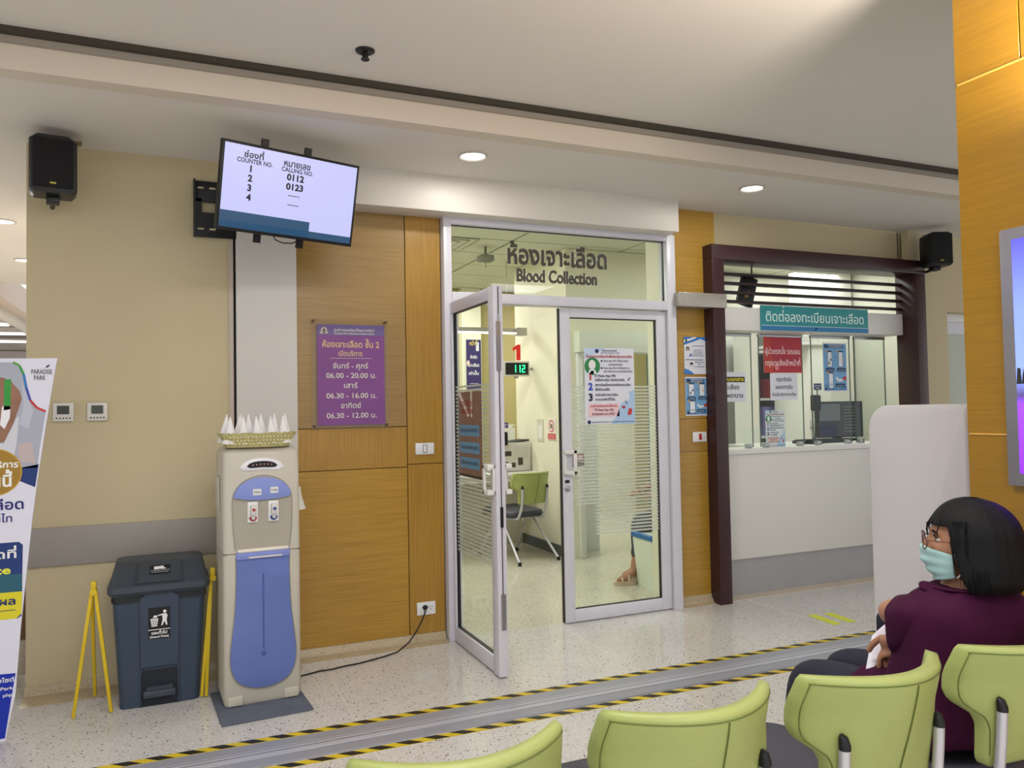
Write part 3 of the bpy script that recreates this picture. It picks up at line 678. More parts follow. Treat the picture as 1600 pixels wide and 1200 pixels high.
# cup holder cone on its right flank
obj('cup_holder', B().tube([(.20, -.06, 1.05), (.203, -.06, 1.0), (.21, -.06, .93)], [.012, .016, .03], 14), mat('holder_clear', (214, 210, 200), .3), WD)
TAG(obj('floor_mat', B().box((.176, 3.918, .001), (.60, 4.40, .011), bev=.004, rot=Matrix.Rotation(math.radians(4), 3, 'Z')), mat('mat_grey_blue', (92, 98, 112), .9, bump=.5, bscale=160, vary=.1, vscale=12)), 'grey blue cloth mat under the water dispenser', 'mat')
# basket and paper cones
BK = thing('basket', 'shallow pale olive lace edged basket on top of the water dispenser', 'basket', (.385, 4.19, 1.282), math.radians(3))
def oring(hw_, hd, z, n=48, wav=0): return [(hw_ * math.copysign(abs(math.cos(a)) ** .45, math.cos(a)), hd * math.copysign(abs(math.sin(a)) ** .45, math.sin(a)), z + (wav * (1 if k % 2 else -1))) for k, a in enumerate([2 * math.pi * k / n for k in range(n)])]
BKM = mat('basket_olive', (184, 176, 122), .6, bump=.9, bscale=140, vary=.22, vscale=70)
obj('bowl', B().ring_loft([oring(.155, .075, 0), oring(.166, .085, .028), oring(.19, .105, .072, wav=.0028), oring(.184, .099, .071, wav=.0028), oring(.158, .078, .024), oring(.146, .068, .006)]), BKM, BK, smooth=False)
bb = B()
for k in range(18):
    for z, q in ((.018, .165), (.034, .173), (.052, .178)):
        x = -.15 + k * .0176 + (.008 if z > .03 else 0); bb.ell((x, -.083 - z * .30, z), (.0045, .0025, .0045), 6, 4)
obj('lace_pattern', bb, mat('lace_pale', (214, 208, 160), .6), BK, kind='stuff')
k = 0
for row, (y, z, xs_) in enumerate([(-.045, .030, [-.135, -.068, .0, .068, .128]), (.035, .036, [-.148, -.085, -.03, .03, .09, .145])]):
    for j, x in enumerate(xs_):
        o = obj('paper_cup', B().lathe([(.040, -.012), (.0015, .132), (.0005, .1325)] if row else [(.039, -.012), (.0015, .125), (.0005, .1255)], (0, 0, 0), 18), mat('cup_white', (232, 230, 230), .7), None)
        o.location = Vector((.385, 4.19, 1.282)) + Matrix.Rotation(math.radians(3), 3, 'Z') @ Vector((x + random.uniform(-.003, .003), y, z)); o.rotation_euler = (random.uniform(-.06, .06), random.uniform(-.07, .07), 0)
        nth = ['leftmost', 'second from left', 'middle', 'fourth from left', 'rightmost'][j] if row == 0 else ['leftmost', 'second from left', 'third from left', 'fourth from left', 'fifth from left', 'rightmost'][j]
        TAG(o, 'white paper cone cup, %s in the %s row of the basket' % (nth, 'front' if row == 0 else 'back'), 'paper cup', 'paper cone cups in the basket')
# power cable from the dispenser to the socket
TAG(obj('power_cable', B().tube([(.50, 4.46, .02), (.56, 4.455, .008), (.629, 4.451, .006), (.70, 4.475, .006), (.739, 4.489, .006), (.80, 4.487, .006), (.886, 4.512, .006), (.96, 4.52, .006), (1.042, 4.548, .006), (1.13, 4.575, .008), (1.217, 4.61, .012), (1.30, 4.655, .045), (1.36, 4.69, .10), (1.405, 4.712, .16), (1.425, 4.722, .20), (1.432, 4.735, .215)], .0045).ell((1.43, 4.738, .222), (.017, .016, .014)), mat('cable_black', (24, 24, 28), .5)), 'black power cable running along the floor up to the wall socket', 'cable')

# ---- pedal bin
PB = thing('pedal_bin', 'dark blue grey plastic pedal bin with flat sloping lid', 'waste bin', (-.075, 4.355, 0))
NAVY = mat('bin_plastic', (52, 66, 84), .42, bump=.12, bscale=260, vary=.04, vscale=4); NAVL = mat('bin_lid_plastic', (58, 66, 76), .42, bump=.1, bscale=260)
def bw(t_): return .182 + .035 * t_
rings = []
for z, k in [(0, 0), (.1, .16), (.3, .5), (.50, .85), (.585, 1)]:
    rings.append(rr(bw(k), -.0 - .012 * k, .26 + .01 * k, .03, z))
obj('body', B().ring_loft(rings), NAVY, PB)
obj('front_rib', B().prism([(-.085, .20), (.085, .20), (.088, .54), (.05, .565), (-.05, .565), (-.088, .54)], 'y', -.026, .01), NAVY, PB)
archp = [(-.088, .0), (-.088, .15), (-.08, .19), (-.05, .213), (0, .222), (.05, .213), (.08, .19), (.088, .15), (.088, .0)]
obj('pedal_recess', B().prism(archp, 'y', -.0035, .02), mat('recess_dark', (24, 30, 40), .6), PB)
def archrim():
    b_ = B(); b_.tube([(a, -.005, z) for a, z in archp], .006, 6); return b_
obj('recess_rim', archrim(), NAVY, PB)
obj('pedal', B().box((-.075, -.045, .05), (.075, .0, .085), bev=.008).box((-.06, -.03, .085), (.06, .0, .10)), NAVL, PB)
ly = -.02
obj('lid', B().ring_loft([rr(.222, -.035, .275, .035, .56), rr(.236, -.048, .285, .035, .578), rr(.236, -.046, .285, .035, .605), rr(.226, -.03, .28, .035, .615), rr(.205, .07, .27, .04, .705), rr(.19, .10, .255, .03, .712)]), NAVL, PB)
sl = [(-.1, -.030, .62), (-.092, .0, .64), (-.088, .05, .69)]
obj('lid_crease', B().tube([(-.11, -.034, .622), (-.10, .062, .702)], .004, 6).tube([(.11, -.034, .622), (.10, .062, .702)], .004, 6).tube([(-.11, -.036, .622), (.11, -.036, .622)], .004, 6), NAVL, PB)
bg = B(); rnd = random.Random(2); rings = []
for z, q in [(.525, .004), (.54, .012), (.553, .008), (.565, .002)]:
    rings.append([(x * (1 + q * .25 * rnd.uniform(.2, 1.4)), y - q * rnd.uniform(0, 1.2), z + rnd.uniform(-.004, .004) - (.012 if abs(x) < .1 and z < .54 else 0)) for x, y, _ in rr(.218, -.014, .268, .03, 0, 6)])
obj('liner_bag', bg.ring_loft(rings), mat('bag_black', (30, 34, 40), .28), PB)
BLK = (14, 16, 22); WH = (235, 235, 235)
def bin_mark(p, cx, cy, s):   # person tossing litter into a basket
    p.ell(cx + .35 * s, cy + .86 * s, .10 * s, .10 * s, WH)
    p.poly([(cx + .25 * s, cy + .72 * s), (cx - .05 * s, cy + .66 * s), (cx - .05 * s, cy + .60 * s), (cx + .20 * s, cy + .62 * s), (cx + .22 * s, cy + .35 * s), (cx + .14 * s, cy - .02 * s), (cx + .22 * s, cy - .02 * s), (cx + .33 * s, cy + .25 * s), (cx + .42 * s, cy - .02 * s), (cx + .5 * s, cy - .02 * s), (cx + .46 * s, cy + .35 * s), (cx + .52 * s, cy + .6 * s), (cx + .42 * s, cy + .74 * s)], WH)
    p.poly([(cx - .42 * s, cy - .05 * s), (cx - .10 * s, cy - .05 * s), (cx - .03 * s, cy + .45 * s), (cx - .49 * s, cy + .45 * s)], WH)
    p.poly([(cx - .35 * s, cy + .5 * s), (cx - .12 * s, cy + .5 * s), (cx - .06 * s, cy + .62 * s), (cx - .26 * s, cy + .66 * s)], WH)
    p.up()
    for q in (-.38, -.30, -.22, -.14): p.band([(cx + q * s, cy), (cx + (q - .01) * s, cy + .38 * s)], .018 * s, BLK)
    for q in (.08, .2, .32): p.band([(cx - .43 * s, cy + q * s), (cx - .07 * s, cy + q * s)], .018 * s, BLK)
# sticker on the body
p = Print((-.051, -.0268, .335), X1, Z1, NY); p.rect(0, 0, .10, .155, BLK).up(); p.rect(0, .044, .10, .0475, WH); bin_mark(p, .048, .066, .078); p.text('ขยะทั่วไป', .05, .023, .019, WH, w=.072, bold=.03); p.text('(General Waste)', .05, .006, .014, WH, w=.086, bold=.03)
p.done('sign_sticker', PB, world=False)
su = Vector((0, .74, .67)).normalized()
p = Print((-.045, .006, .652), X1, su, Vector((0, -.67, .74)), .001); p.rect(0, 0, .095, .052, BLK).up(); p.rect(.02, .026, .045, .044, WH).ell(.055, .036, .012, .010, WH).rect(.055, .026, .075, .032, WH); p.rect(.002, .019, .093, .0205, WH); p.text('ขยะทั่วไป (General Waste)', .0475, .006, .010, (190, 190, 190), w=.08); p.done('lid_sticker', PB, world=False)

# ---- folded yellow floor barriers either side of the bin
YEL = mat('barrier_yellow', (212, 182, 30), .45, vary=.06, vscale=9)
def barrier(name, pts, label):
    (ax, ay, az), feet = pts
    t = thing(name, label, 'barrier', (ax, ay, 0), group='yellow folding floor signs')
    for f in feet:
        d = Vector(f) - Vector((ax, ay, az)); L = d.length; rot = Vector((0, 0, -1)).rotation_difference(d.normalized()).to_matrix()
        b_ = B().box((-.008, -.011, -L), (.008, .011, 0), bev=.002)
        bmesh.ops.rotate(b_.bm, cent=(0, 0, 0), matrix=rot, verts=b_.bm.verts); bmesh.ops.translate(b_.bm, vec=Vector((ax + (.008 if f[0] > ax else -.008), ay, az)), verts=b_.bm.verts)
        obj('leg', b_, YEL, t, world=True)
    obj('hinge', B().cyl((ax, ay - .02, az), (ax, ay + .02, az), .016).box((ax - .013, ay - .012, az), (ax + .012, ay + .02, az + .05), bev=.006), YEL, t, world=True)
barrier('folding_barrier', ((-.366, 4.32, .60), [(-.446, 4.335, .005), (-.3, 4.345, .005), (-.372, 4.56, .03)]), 'yellow folding stand opened against the wall, left of the bin')
barrier('folding_barrier', ((.178, 4.395, .60), [(.128, 4.37, .005), (.15, 4.365, .005)]), 'yellow folding stand closed, squeezed between bin and water dispenser')

# ---- floor expansion joint cover with hazard tape either side
t = thing('joint_cover', 'grey metal floor joint cover strip running across the hall', 'floor strip', (2.2, 3.52, 0))
JG = mat('joint_grey', (156, 158, 168), .4, metal=.2)
obj('side_plate', B().box((-4, 3.565, .0), (8.5, 3.64, .006), bev=.001, seg=1), JG, t, world=True)
obj('side_plate', B().box((-4, 3.40, .0), (8.5, 3.475, .006), bev=.001, seg=1), JG, t, world=True)
obj('centre_strip', B().box((-4, 3.479, 0), (8.5, 3.561, .009), bev=.001, seg=1), mat('joint_light', (186, 188, 198), .35, metal=.2), t, world=True)
obj('groove', B().box((-4, 3.517, .0088), (8.5, 3.521, .0094)).box((-4, 3.545, .0088), (8.5, 3.548, .0094)), DARKG, t, world=True)
def hazard(y0, y1, label):
    t = thing('hazard_tape', label, 'floor tape', (2.2, (y0 + y1) / 2, 0))
    base = obj('yellow_tape', B().box((-4, y0, 0), (8.5, y1, .0016)), mat('tape_yellow', (214, 188, 42), .45), t, world=True)
    p = Print((-4, y0, .0018), (1, 0, 0), (0, 1, 0), Z1); x = 0
    while x < 12.4:
        p.poly([(x + .055, 0), (x + .12, 0), (x + .065, y1 - y0), (x, y1 - y0)], (30, 27, 24)); x += .125
    p.done('black_stripes', t)
hazard(3.655, 3.70, 'black and yellow hazard tape on the wall side of the joint cover')
hazard(3.345, 3.39, 'black and yellow hazard tape on the seat side of the joint cover')
for pts, lb in [([(3.97, 4.165), (4.04, 4.165), (4.02, 3.91), (3.95, 3.905)], 'left yellow green tape mark on the floor before the counter'), ([(4.105, 4.15), (4.17, 4.145), (4.15, 3.905), (4.08, 3.91)], 'right yellow green tape mark on the floor before the counter')]:
    TAG(obj('floor_mark', B().prism(pts, 'z', .0004, .0014), mat('mark_lime', (214, 222, 60), .5), smooth=False), lb, 'floor mark')

# ---- wall plates
def plate_box(b, x0, x1, z0, z1, y=YW, d=.012): return b.box((x0, y - d, z0), (x1, y, z1), bev=.004)
SW = mat('switch_white', (228, 228, 230), .35)
t = thing('light_switch', 'white light switch on the upright wood panel left of the open door', 'switch', (1.446, 4.76, 1.21)); obj('plate', plate_box(B(), 1.385, 1.507, 1.174, 1.246), SW, t, world=True); obj('rocker', B().box((1.435, 4.744, 1.187), (1.458, 4.75, 1.232), bev=.003), WHITE, t, world=True); obj('rocker_gap', B().box((1.432, 4.7475, 1.184), (1.461, 4.749, 1.235)), DARKG, t, world=True)
t = thing('wall_socket', 'white double wall socket low on the wood panel with a black plug in it', 'socket', (1.441, 4.76, .21)); obj('plate', plate_box(B(), 1.381, 1.501, .172, .252), SW, t, world=True)
sb = B()
for cx in (1.425, 1.47):
    for dx, dz in ((-.008, .008), (.008, .008), (0, -.008)): sb.cyl((cx + dx, 4.7485, .214 + dz), (cx + dx, 4.7475, .214 + dz), .0032, seg=8)
obj('pin_holes', sb, DARK, t, world=True, kind='stuff')
t = thing('light_switch', 'white switch with a red rocker on the wood right of the glass doors', 'switch', (3.553, 4.76, 1.22)); obj('plate', plate_box(B(), 3.492, 3.616, 1.183, 1.256), SW, t, world=True); obj('rocker', B().box((3.545, 4.742, 1.198), (3.568, 4.75, 1.243), bev=.003), mat('red_rocker', (176, 30, 30), .35), t, world=True)
for x0, lb in [(-.592, 'left wall thermostat with dark screen above the crash rail'), (-.432, 'right wall thermostat with dark screen above the crash rail')]:
    t = thing('thermostat', lb, 'thermostat', (x0 + .05, 4.76, 1.475), group='two wall thermostats')
    obj('case', B().box((x0, 4.742, 1.427), (x0 + .097, 4.76, 1.525), bev=.004), mat('thermo_white', (214, 212, 204), .4), t, world=True)
    obj('display', B().box((x0 + .02, 4.740, 1.465), (x0 + .077, 4.743, 1.510)), mat('lcd', (72, 76, 70), .25), t, world=True)
    sb = B()
    for k in range(5): sb.ell((x0 + .018 + .0155 * k, 4.742, 1.444), (.0042, .003, .0042), 8, 6)
    obj('button_row', sb, DARKG, t, world=True)
# door operator box
t = thing('door_operator', 'brushed metal door closer box on the wood right of the transom', 'door closer', (3.54, 4.76, 2.21))
obj('housing', B().box((3.325, 4.64, 2.166), (3.746, 4.76, 2.27), bev=.004), mat('satin_metal', (170, 164, 154), .38, metal=.55, bump=.05, bscale=60, stretch=(1, 30, 30)), t, world=True)
obj('end_cap', B().box((3.32, 4.638, 2.168), (3.345, 4.76, 2.268), bev=.004), ALUG, t, world=True)
for x_, z_ in ((3.333, 2.2), (3.70, 2.245)): obj('screw', B().cyl((x_, 4.634, z_), (x_, 4.641, z_), .005), ALUG, t, world=True)

# ---- purple hours sign behind clear acrylic
PUR = mat('sign_purple', (128, 38, 156), .35, vary=.14, vscale=6); PURT = mat('sign_purple_top', (104, 84, 166), .35)
t = thing('opening_hours_sign', 'purple opening hours sign behind clear acrylic on the wood wall', 'sign', (.98, 4.757, 1.68))
p = Print((.782, 4.742, 1.372), X1, Z1, NY); w_, h = .41, .608
p.rect(0, 0, w_, h, PUR).up(); p.rect(0, h - .065, w_, h, PURT); GO = (240, 212, 150)
p.up(); p.ell(.042, .573, .018, .018, (226, 220, 200)); p.rect(.018, .553, .066, .562, (226, 220, 200)).up(); p.ell(.042, .573, .010, .010, (96, 80, 120))
p.text('ศูนย์การแพทย์สมเด็จพระเทพรัตน์', .225, .568, .022, WH, w=.245); p.text('Somdech Phra Debaratana Medical Center', .225, .550, .014, WH, w=.245, bold=.02)
p.text('ห้องเจาะเลือด ชั้น 2', .205, .470, .052, GO, w=.345, bold=.015)
p.text('เปิดบริการ', .20, .418, .043, GO, w=.145, bold=.01); p.rect(.075, .403, .33, .405, WH)
for s_, cx, z, ww in [('จันทร์ - ศุกร์', .20, .343, .215), ('06.00 - 20.00 น.', .205, .284, .305), ('เสาร์', .20, .224, .082), ('06.30 - 16.00 น.', .205, .162, .305), ('อาทิตย์', .20, .102, .122), ('06.30 - 12.00 น.', .205, .042, .305)]:
    p.text(s_, cx, z, .044, WH, w=ww, bold=.012)
p.done('printed_sheet', t)
obj('backing_sheet', B().box((.782, 4.743, 1.372), (1.192, 4.745, 1.98)), PUR, t, world=True)
obj('acrylic_cover', B().box((.747, 4.732, 1.352), (1.215, 4.736, 2.015)), glass('acrylic_sheet', (250, 248, 244), 1.4), t, world=True)
sb = B()
for x, z in ((.762, 2.0), (1.20, 2.0), (.762, 1.367), (1.20, 1.367)): sb.cyl((x, 4.758, z), (x, 4.725, z), .008)
obj('stand_off_studs', sb, mat('stud_bronze', (86, 70, 50), .35, metal=.7), t, world=True)

# ---- small posters on the wood, right of the doors
LBLUE, DBLUE, PALE = (120, 172, 216), (26, 66, 104), (222, 232, 244)
def sheet(name, label, o, w_, h, th=.0015, u=X1, n=NY, cat='poster', rot=0):
    t = thing(name, label, cat, o)
    n_, u_ = Vector(n), Vector(u); b_ = bmesh.new(); vs = [b_.verts.new(u_ * a + Vector((0, 0, b)) + n_ * c) for a in (0, w_) for b in (0, h) for c in (-th / 2, th / 2)]
    for q in [(0, 1, 3, 2), (4, 6, 7, 5), (0, 4, 5, 1), (2, 3, 7, 6), (0, 2, 6, 4), (1, 5, 7, 3)]: b_.faces.new([vs[i] for i in q])
    obj('paper', b_, mat('poster_paper', (226, 228, 238), .5), t, smooth=False)
    return t, Print(n_ * (th / 2 + .0004), u, Z1, n)
t, p = sheet('poster', 'white and blue wave poster above the phone poster on the wood', (3.437, 4.756, 1.683), .197, .275)
p.poly([(0, .275), (.197, .275), (.197, .245), (.15, .262), (.08, .24), (0, .215)], (48, 120, 200)); p.poly([(0, .04), (.03, .035), (.075, .01), (.085, 0), (0, 0)], (60, 130, 210)); p.up()
p.poly([(.0, .235), (.06, .25), (.12, .272), (.09, .275), (.05, .262), (0, .255)], WH); p.poly([(.12, .252), (.16, .245), (.197, .225), (.197, .236), (.15, .262)], PALE); p.ell(.02, .248, .008, .010, (20, 40, 90))
for z, ww in ((.205, .11), (.175, .07), (.161, .09), (.147, .08), (.133, .105)): p.text({.205: 'การตรวจเลือดและการตรวจ', .175: 'ไม่ต้องงดอาหาร', .161: 'งดน้ำและอาหารเช้า', .147: 'อย่างน้อยแปดชั่วโมง', .133: 'แจ้งเจ้าหน้าที่ก่อนเจาะเลือด'}[z], .12, z, .011, (70, 80, 110), w=ww)
p.rect(.01, .104, .165, .109, (50, 60, 90)); p.ell(.032, .187, .016, .016, (28, 26, 34)); p.up().ell(.032, .183, .009, .009, (226, 190, 170)); p.rect(.026, .14, .04, .172, WH); p.poly([(.048, .128), (.062, .134), (.066, .152), (.05, .146)], (50, 60, 180))
p.rect(.045, .045, .08, .098, (236, 236, 240)); p.up().ell(.062, .072, .015, .016, (28, 26, 34)); p.up().ell(.062, .065, .010, .007, WH)
for z, s_ in ((.085, 'ไม่มีใบสั่งเจาะเลือด'), (.068, 'ติดต่อ'), (.052, 'ลงทะเบียนด้านหน้า')): p.text(s_, .132, z, .011, (50, 60, 90), w=.085 if s_ != 'ติดต่อ' else .025)
p.done('print', t, world=False)
def phone_poster(o, w_, h, label):
    t, p = sheet('poster', label, o, w_, h); s = w_
    p.rect(.01 * s, .01, w_ - .01, h - .01, LBLUE).up(); p.poly([(.01, .01), (w_ - .01, .01), (w_ - .01, h * .12), (w_ * .6, h * .05), (.01, h * .16)], (90, 140, 190)); p.rect(.012, h - .045, w_ * .85, h - .012, (70, 110, 150)); p.up()
    p.rect(.015, h - .04, .045, h - .012, DBLUE); p.text('ขั้นตอนการลงทะเบียนเจาะเลือด', w_ * .53, h - .024, .014, WH, w=w_ * .55); p.text('ผ่านแอปพลิเคชัน', w_ * .53, h - .038, .012, WH, w=w_ * .5)
    for cx, z0 in ((.27, .50), (.73, .50), (.30, .06)):
        p.rect(w_ * cx - .026, h * z0, w_ * cx + .026, h * (z0 + .34), DBLUE)
    p.up()
    for cx, z0 in ((.27, .50), (.73, .50), (.30, .06)):
        p.rect(w_ * cx - .022, h * z0 + .005, w_ * cx + .022, h * (z0 + .31), (232, 238, 244)); p.ell(w_ * cx - .03, h * (z0 + .33), .009, .009, (220, 160, 60))
    p.up(); p.rect(w_ * .27 - .016, h * .55, w_ * .27 + .0, h * .62, (120, 130, 120)); p.rect(w_ * .27 + .004, h * .63, w_ * .27 + .018, h * .68, (60, 70, 90)); p.rect(w_ * .30 - .018, h * .12, w_ * .30 + .018, h * .17, (190, 205, 220)); p.ell(w_ * .80, h * .66, .01, .016, (232, 200, 180))
    for cx, z0, ww in ((.27, .41, .36), (.75, .41, .38), (.68, .09, .40)): p.rect(w_ * (cx - ww / 2), h * z0, w_ * (cx + ww / 2), h * (z0 + .075), DBLUE)
    p.up()
    for cx, z0, ww in ((.27, .43, .28), (.75, .43, .3), (.68, .11, .3)): p.text('ลงทะเบียน', w_ * cx, h * z0, .013, (200, 220, 240), w=w_ * ww)
    p.poly([(w_ * .5, h * .26), (w_ * .62, h * .20), (w_ * .82, h * .22), (w_ * .8, h * .26), (w_ * .62, h * .26), (w_ * .54, h * .31)], (236, 240, 244)); p.poly([(w_ * .8, h * .22), (w_ * .95, h * .25), (w_ * .93, h * .32), (w_ * .8, h * .29)], (190, 60, 50)); p.rect(w_ * .47, h * .69, w_ * .54, h * .70, DBLUE); p.ell(.022, .022, .009, .009, (20, 30, 50))
    p.done('print', t, world=False); return t
phone_poster((3.438, 4.756, 1.376), .203, .286, 'blue phone steps poster on the wood, below the wave poster')

# ---- service counter
sc = thing('service_counter', 'white service counter with grey kickboard inside the brown portal', 'counter', (4.7, 4.9, 0))
obj('front_panel', B().box((3.737, 4.82, .275), (5.728, 4.86, 1.07), bev=.003), mat('counter_white', (220, 219, 213), .4), sc, world=True)
obj('kickboard', B().box((3.737, 4.835, .0), (5.728, 4.86, .275)), GREYSK, sc, world=True)
obj('kickboard_lip', B().box((3.737, 4.822, .268), (5.728, 4.84, .276)), ALUG, sc, world=True)
obj('worktop', B().prism([(3.737, 4.81), (5.728, 4.81), (5.728, 5.60), (4.45, 5.60), (4.45, 5.15), (3.737, 5.15)], 'z', 1.072, 1.105), WHITE, sc, world=True)
TAG(obj('floor_edge', B().box((3.74, 4.70, 0), (5.74, 4.832, .004)), mat('edge_terrazzo', (206, 192, 174), .35)), None, None, kind='structure'); bpy.data.objects['floor_edge'].name = 'trim_15'
# glass shields
GY = 4.97
shields = [(3.74, 4.235, 0, 'first clear glass screen on the counter from the left'), (4.31, 4.765, 0, 'second clear glass screen on the counter, behind the red notice'), (4.86, 5.29, 0, 'third clear glass screen on the counter, with the phone poster'), (5.345, 5.70, 0, 'fourth clear glass screen on the counter, at the right jamb')]
for x0, x1, _, lb in shields:
    t = thing('glass_screen', lb, 'glass screen', ((x0 + x1) / 2, GY, 1.105), group='glass screens along the service counter')
    obj('pane', B().box((x0 + .003, GY - .005, 1.112), (x1 - .003, GY + .005, 2.02), bev=.001, seg=1), GLASSW, t, world=True)
    obj('pane_edge', B().box((x0, GY - .0052, 1.112), (x0 + .0035, GY + .0052, 2.02)).box((x1 - .0035, GY - .0052, 1.112), (x1, GY + .0052, 2.02)), mat('edge_glass_dark', (70, 88, 80), .3), t, world=True)
    cb = B()
    for cx in (x0 + .05, x1 - .05): cb.box((cx - .025, GY - .016, 1.105), (cx + .025, GY + .016, 1.14), bev=.003)
    cb.box((x0, GY - .014, 1.995), (x1 - .0, GY + .014, 2.02), bev=.002)
    obj('clamp', cb, STEEL, t, world=True)
# U shaped pull bars / low glass lips
TAG(obj('clear_ledge', B().box((4.05, 4.885, 1.106), (4.30, 4.89, 1.27)), GLASSW, smooth=False), 'low clear acrylic lip standing on the counter at the left', 'acrylic stand')

# turquoise sign on the header
t = thing('registration_sign', 'turquoise sign with white Thai lettering on the header box', 'sign', (4.74, 4.786, 2.12))
obj('board', B().box((4.18, 4.775, 2.028), (5.305, 4.788, 2.222), bev=.0015, seg=1), mat('turquoise', (38, 142, 148), .35, vary=.07, vscale=9), t, world=True)
p = Print((4.18, 4.7748, 2.028), X1, Z1, NY); p.rect(0, 0, 1.125, .036, (44, 124, 176)); p.rect(0, .036, 1.125, .040, (200, 232, 232)); p.poly([(.53, .005), (.56, .03), (.575, .03), (.55, .012)], WH); p.poly([(.22, .18), (.225, .194), (.232, .194), (.228, .176)], WH)
p.text('ติดต่อลงทะเบียนเจาะเลือด', .56, .072, .105, (214, 240, 236), w=1.03, bold=.01); p.done('lettering', t)
# notices on the glass
def notice(name, label, x, z, w_, h, fn, y=GY - .009, cat='notice'):
    t, p = sheet(name, label, (x, y, z), w_, h); fn(p, w_, h); p.done('print', t, world=False)
def f_red(p, w_, h):
    p.rect(0, 0, w_, h, (176, 44, 60)).up(); p.poly([(0, 0), (w_ * .3, 0), (w_ * .15, h), (0, h)], (190, 62, 48)); p.poly([(w_ * .25, h * .05), (w_ * .4, h * .1), (w_ * .32, h * .3)], (220, 130, 140)); p.up()
    p.text('ผู้ป่วยรถนั่ง รถนอน', w_ / 2, h * .52, .062, (250, 225, 225), w=w_ * .92, bold=.012); p.text('กรุณาแจ้งเจ้าหน้าที่', w_ / 2, h * .2, .062, (250, 225, 225), w=w_ * .92, bold=.012)
notice('notice', 'red notice with white Thai writing on the glass screen', 4.355, 1.705, .395, .295, f_red)
def f_w(p, w_, h):
    for s_, z, ww in (('กรุณาติดต่อ', .70, .55), ('แผนกการเงิน', .42, .62), ('ก่อนรับบริการเจาะเลือด', .16, .88)): p.text(s_, w_ / 2, h * z, .045 if z > .2 else .036, (34, 34, 44), w=w_ * ww, bold=.015)
notice('notice', 'white notice with three Thai lines taped below the red notice', 4.415, 1.482, .285, .22, f_w)
def f_y(p, w_, h):
    p.rect(w_ * .1, h * .66, w_ * .96, h * .84, (26, 26, 20)).up(); p.text('เตรียมเอกสาร', w_ * .53, h * .70, .04, (240, 220, 50), w=w_ * .8, bold=.02)
    p.text('เจาะเลือด', w_ * .5, h * .42, .048, (40, 40, 52), w=w_ * .55, bold=.015); p.text('โรงพยาบาล', w_ * .52, h * .14, .048, (40, 40, 52), w=w_ * .74, bold=.015)
notice('notice', 'white notice with a black and yellow heading at the left jamb', 3.86, 1.475, .31, .235, f_y)
phone_poster((4.985, GY - .009, 1.548), .265, .41, 'blue phone steps poster on the counter glass screen')
NAVYI = (30, 36, 90)
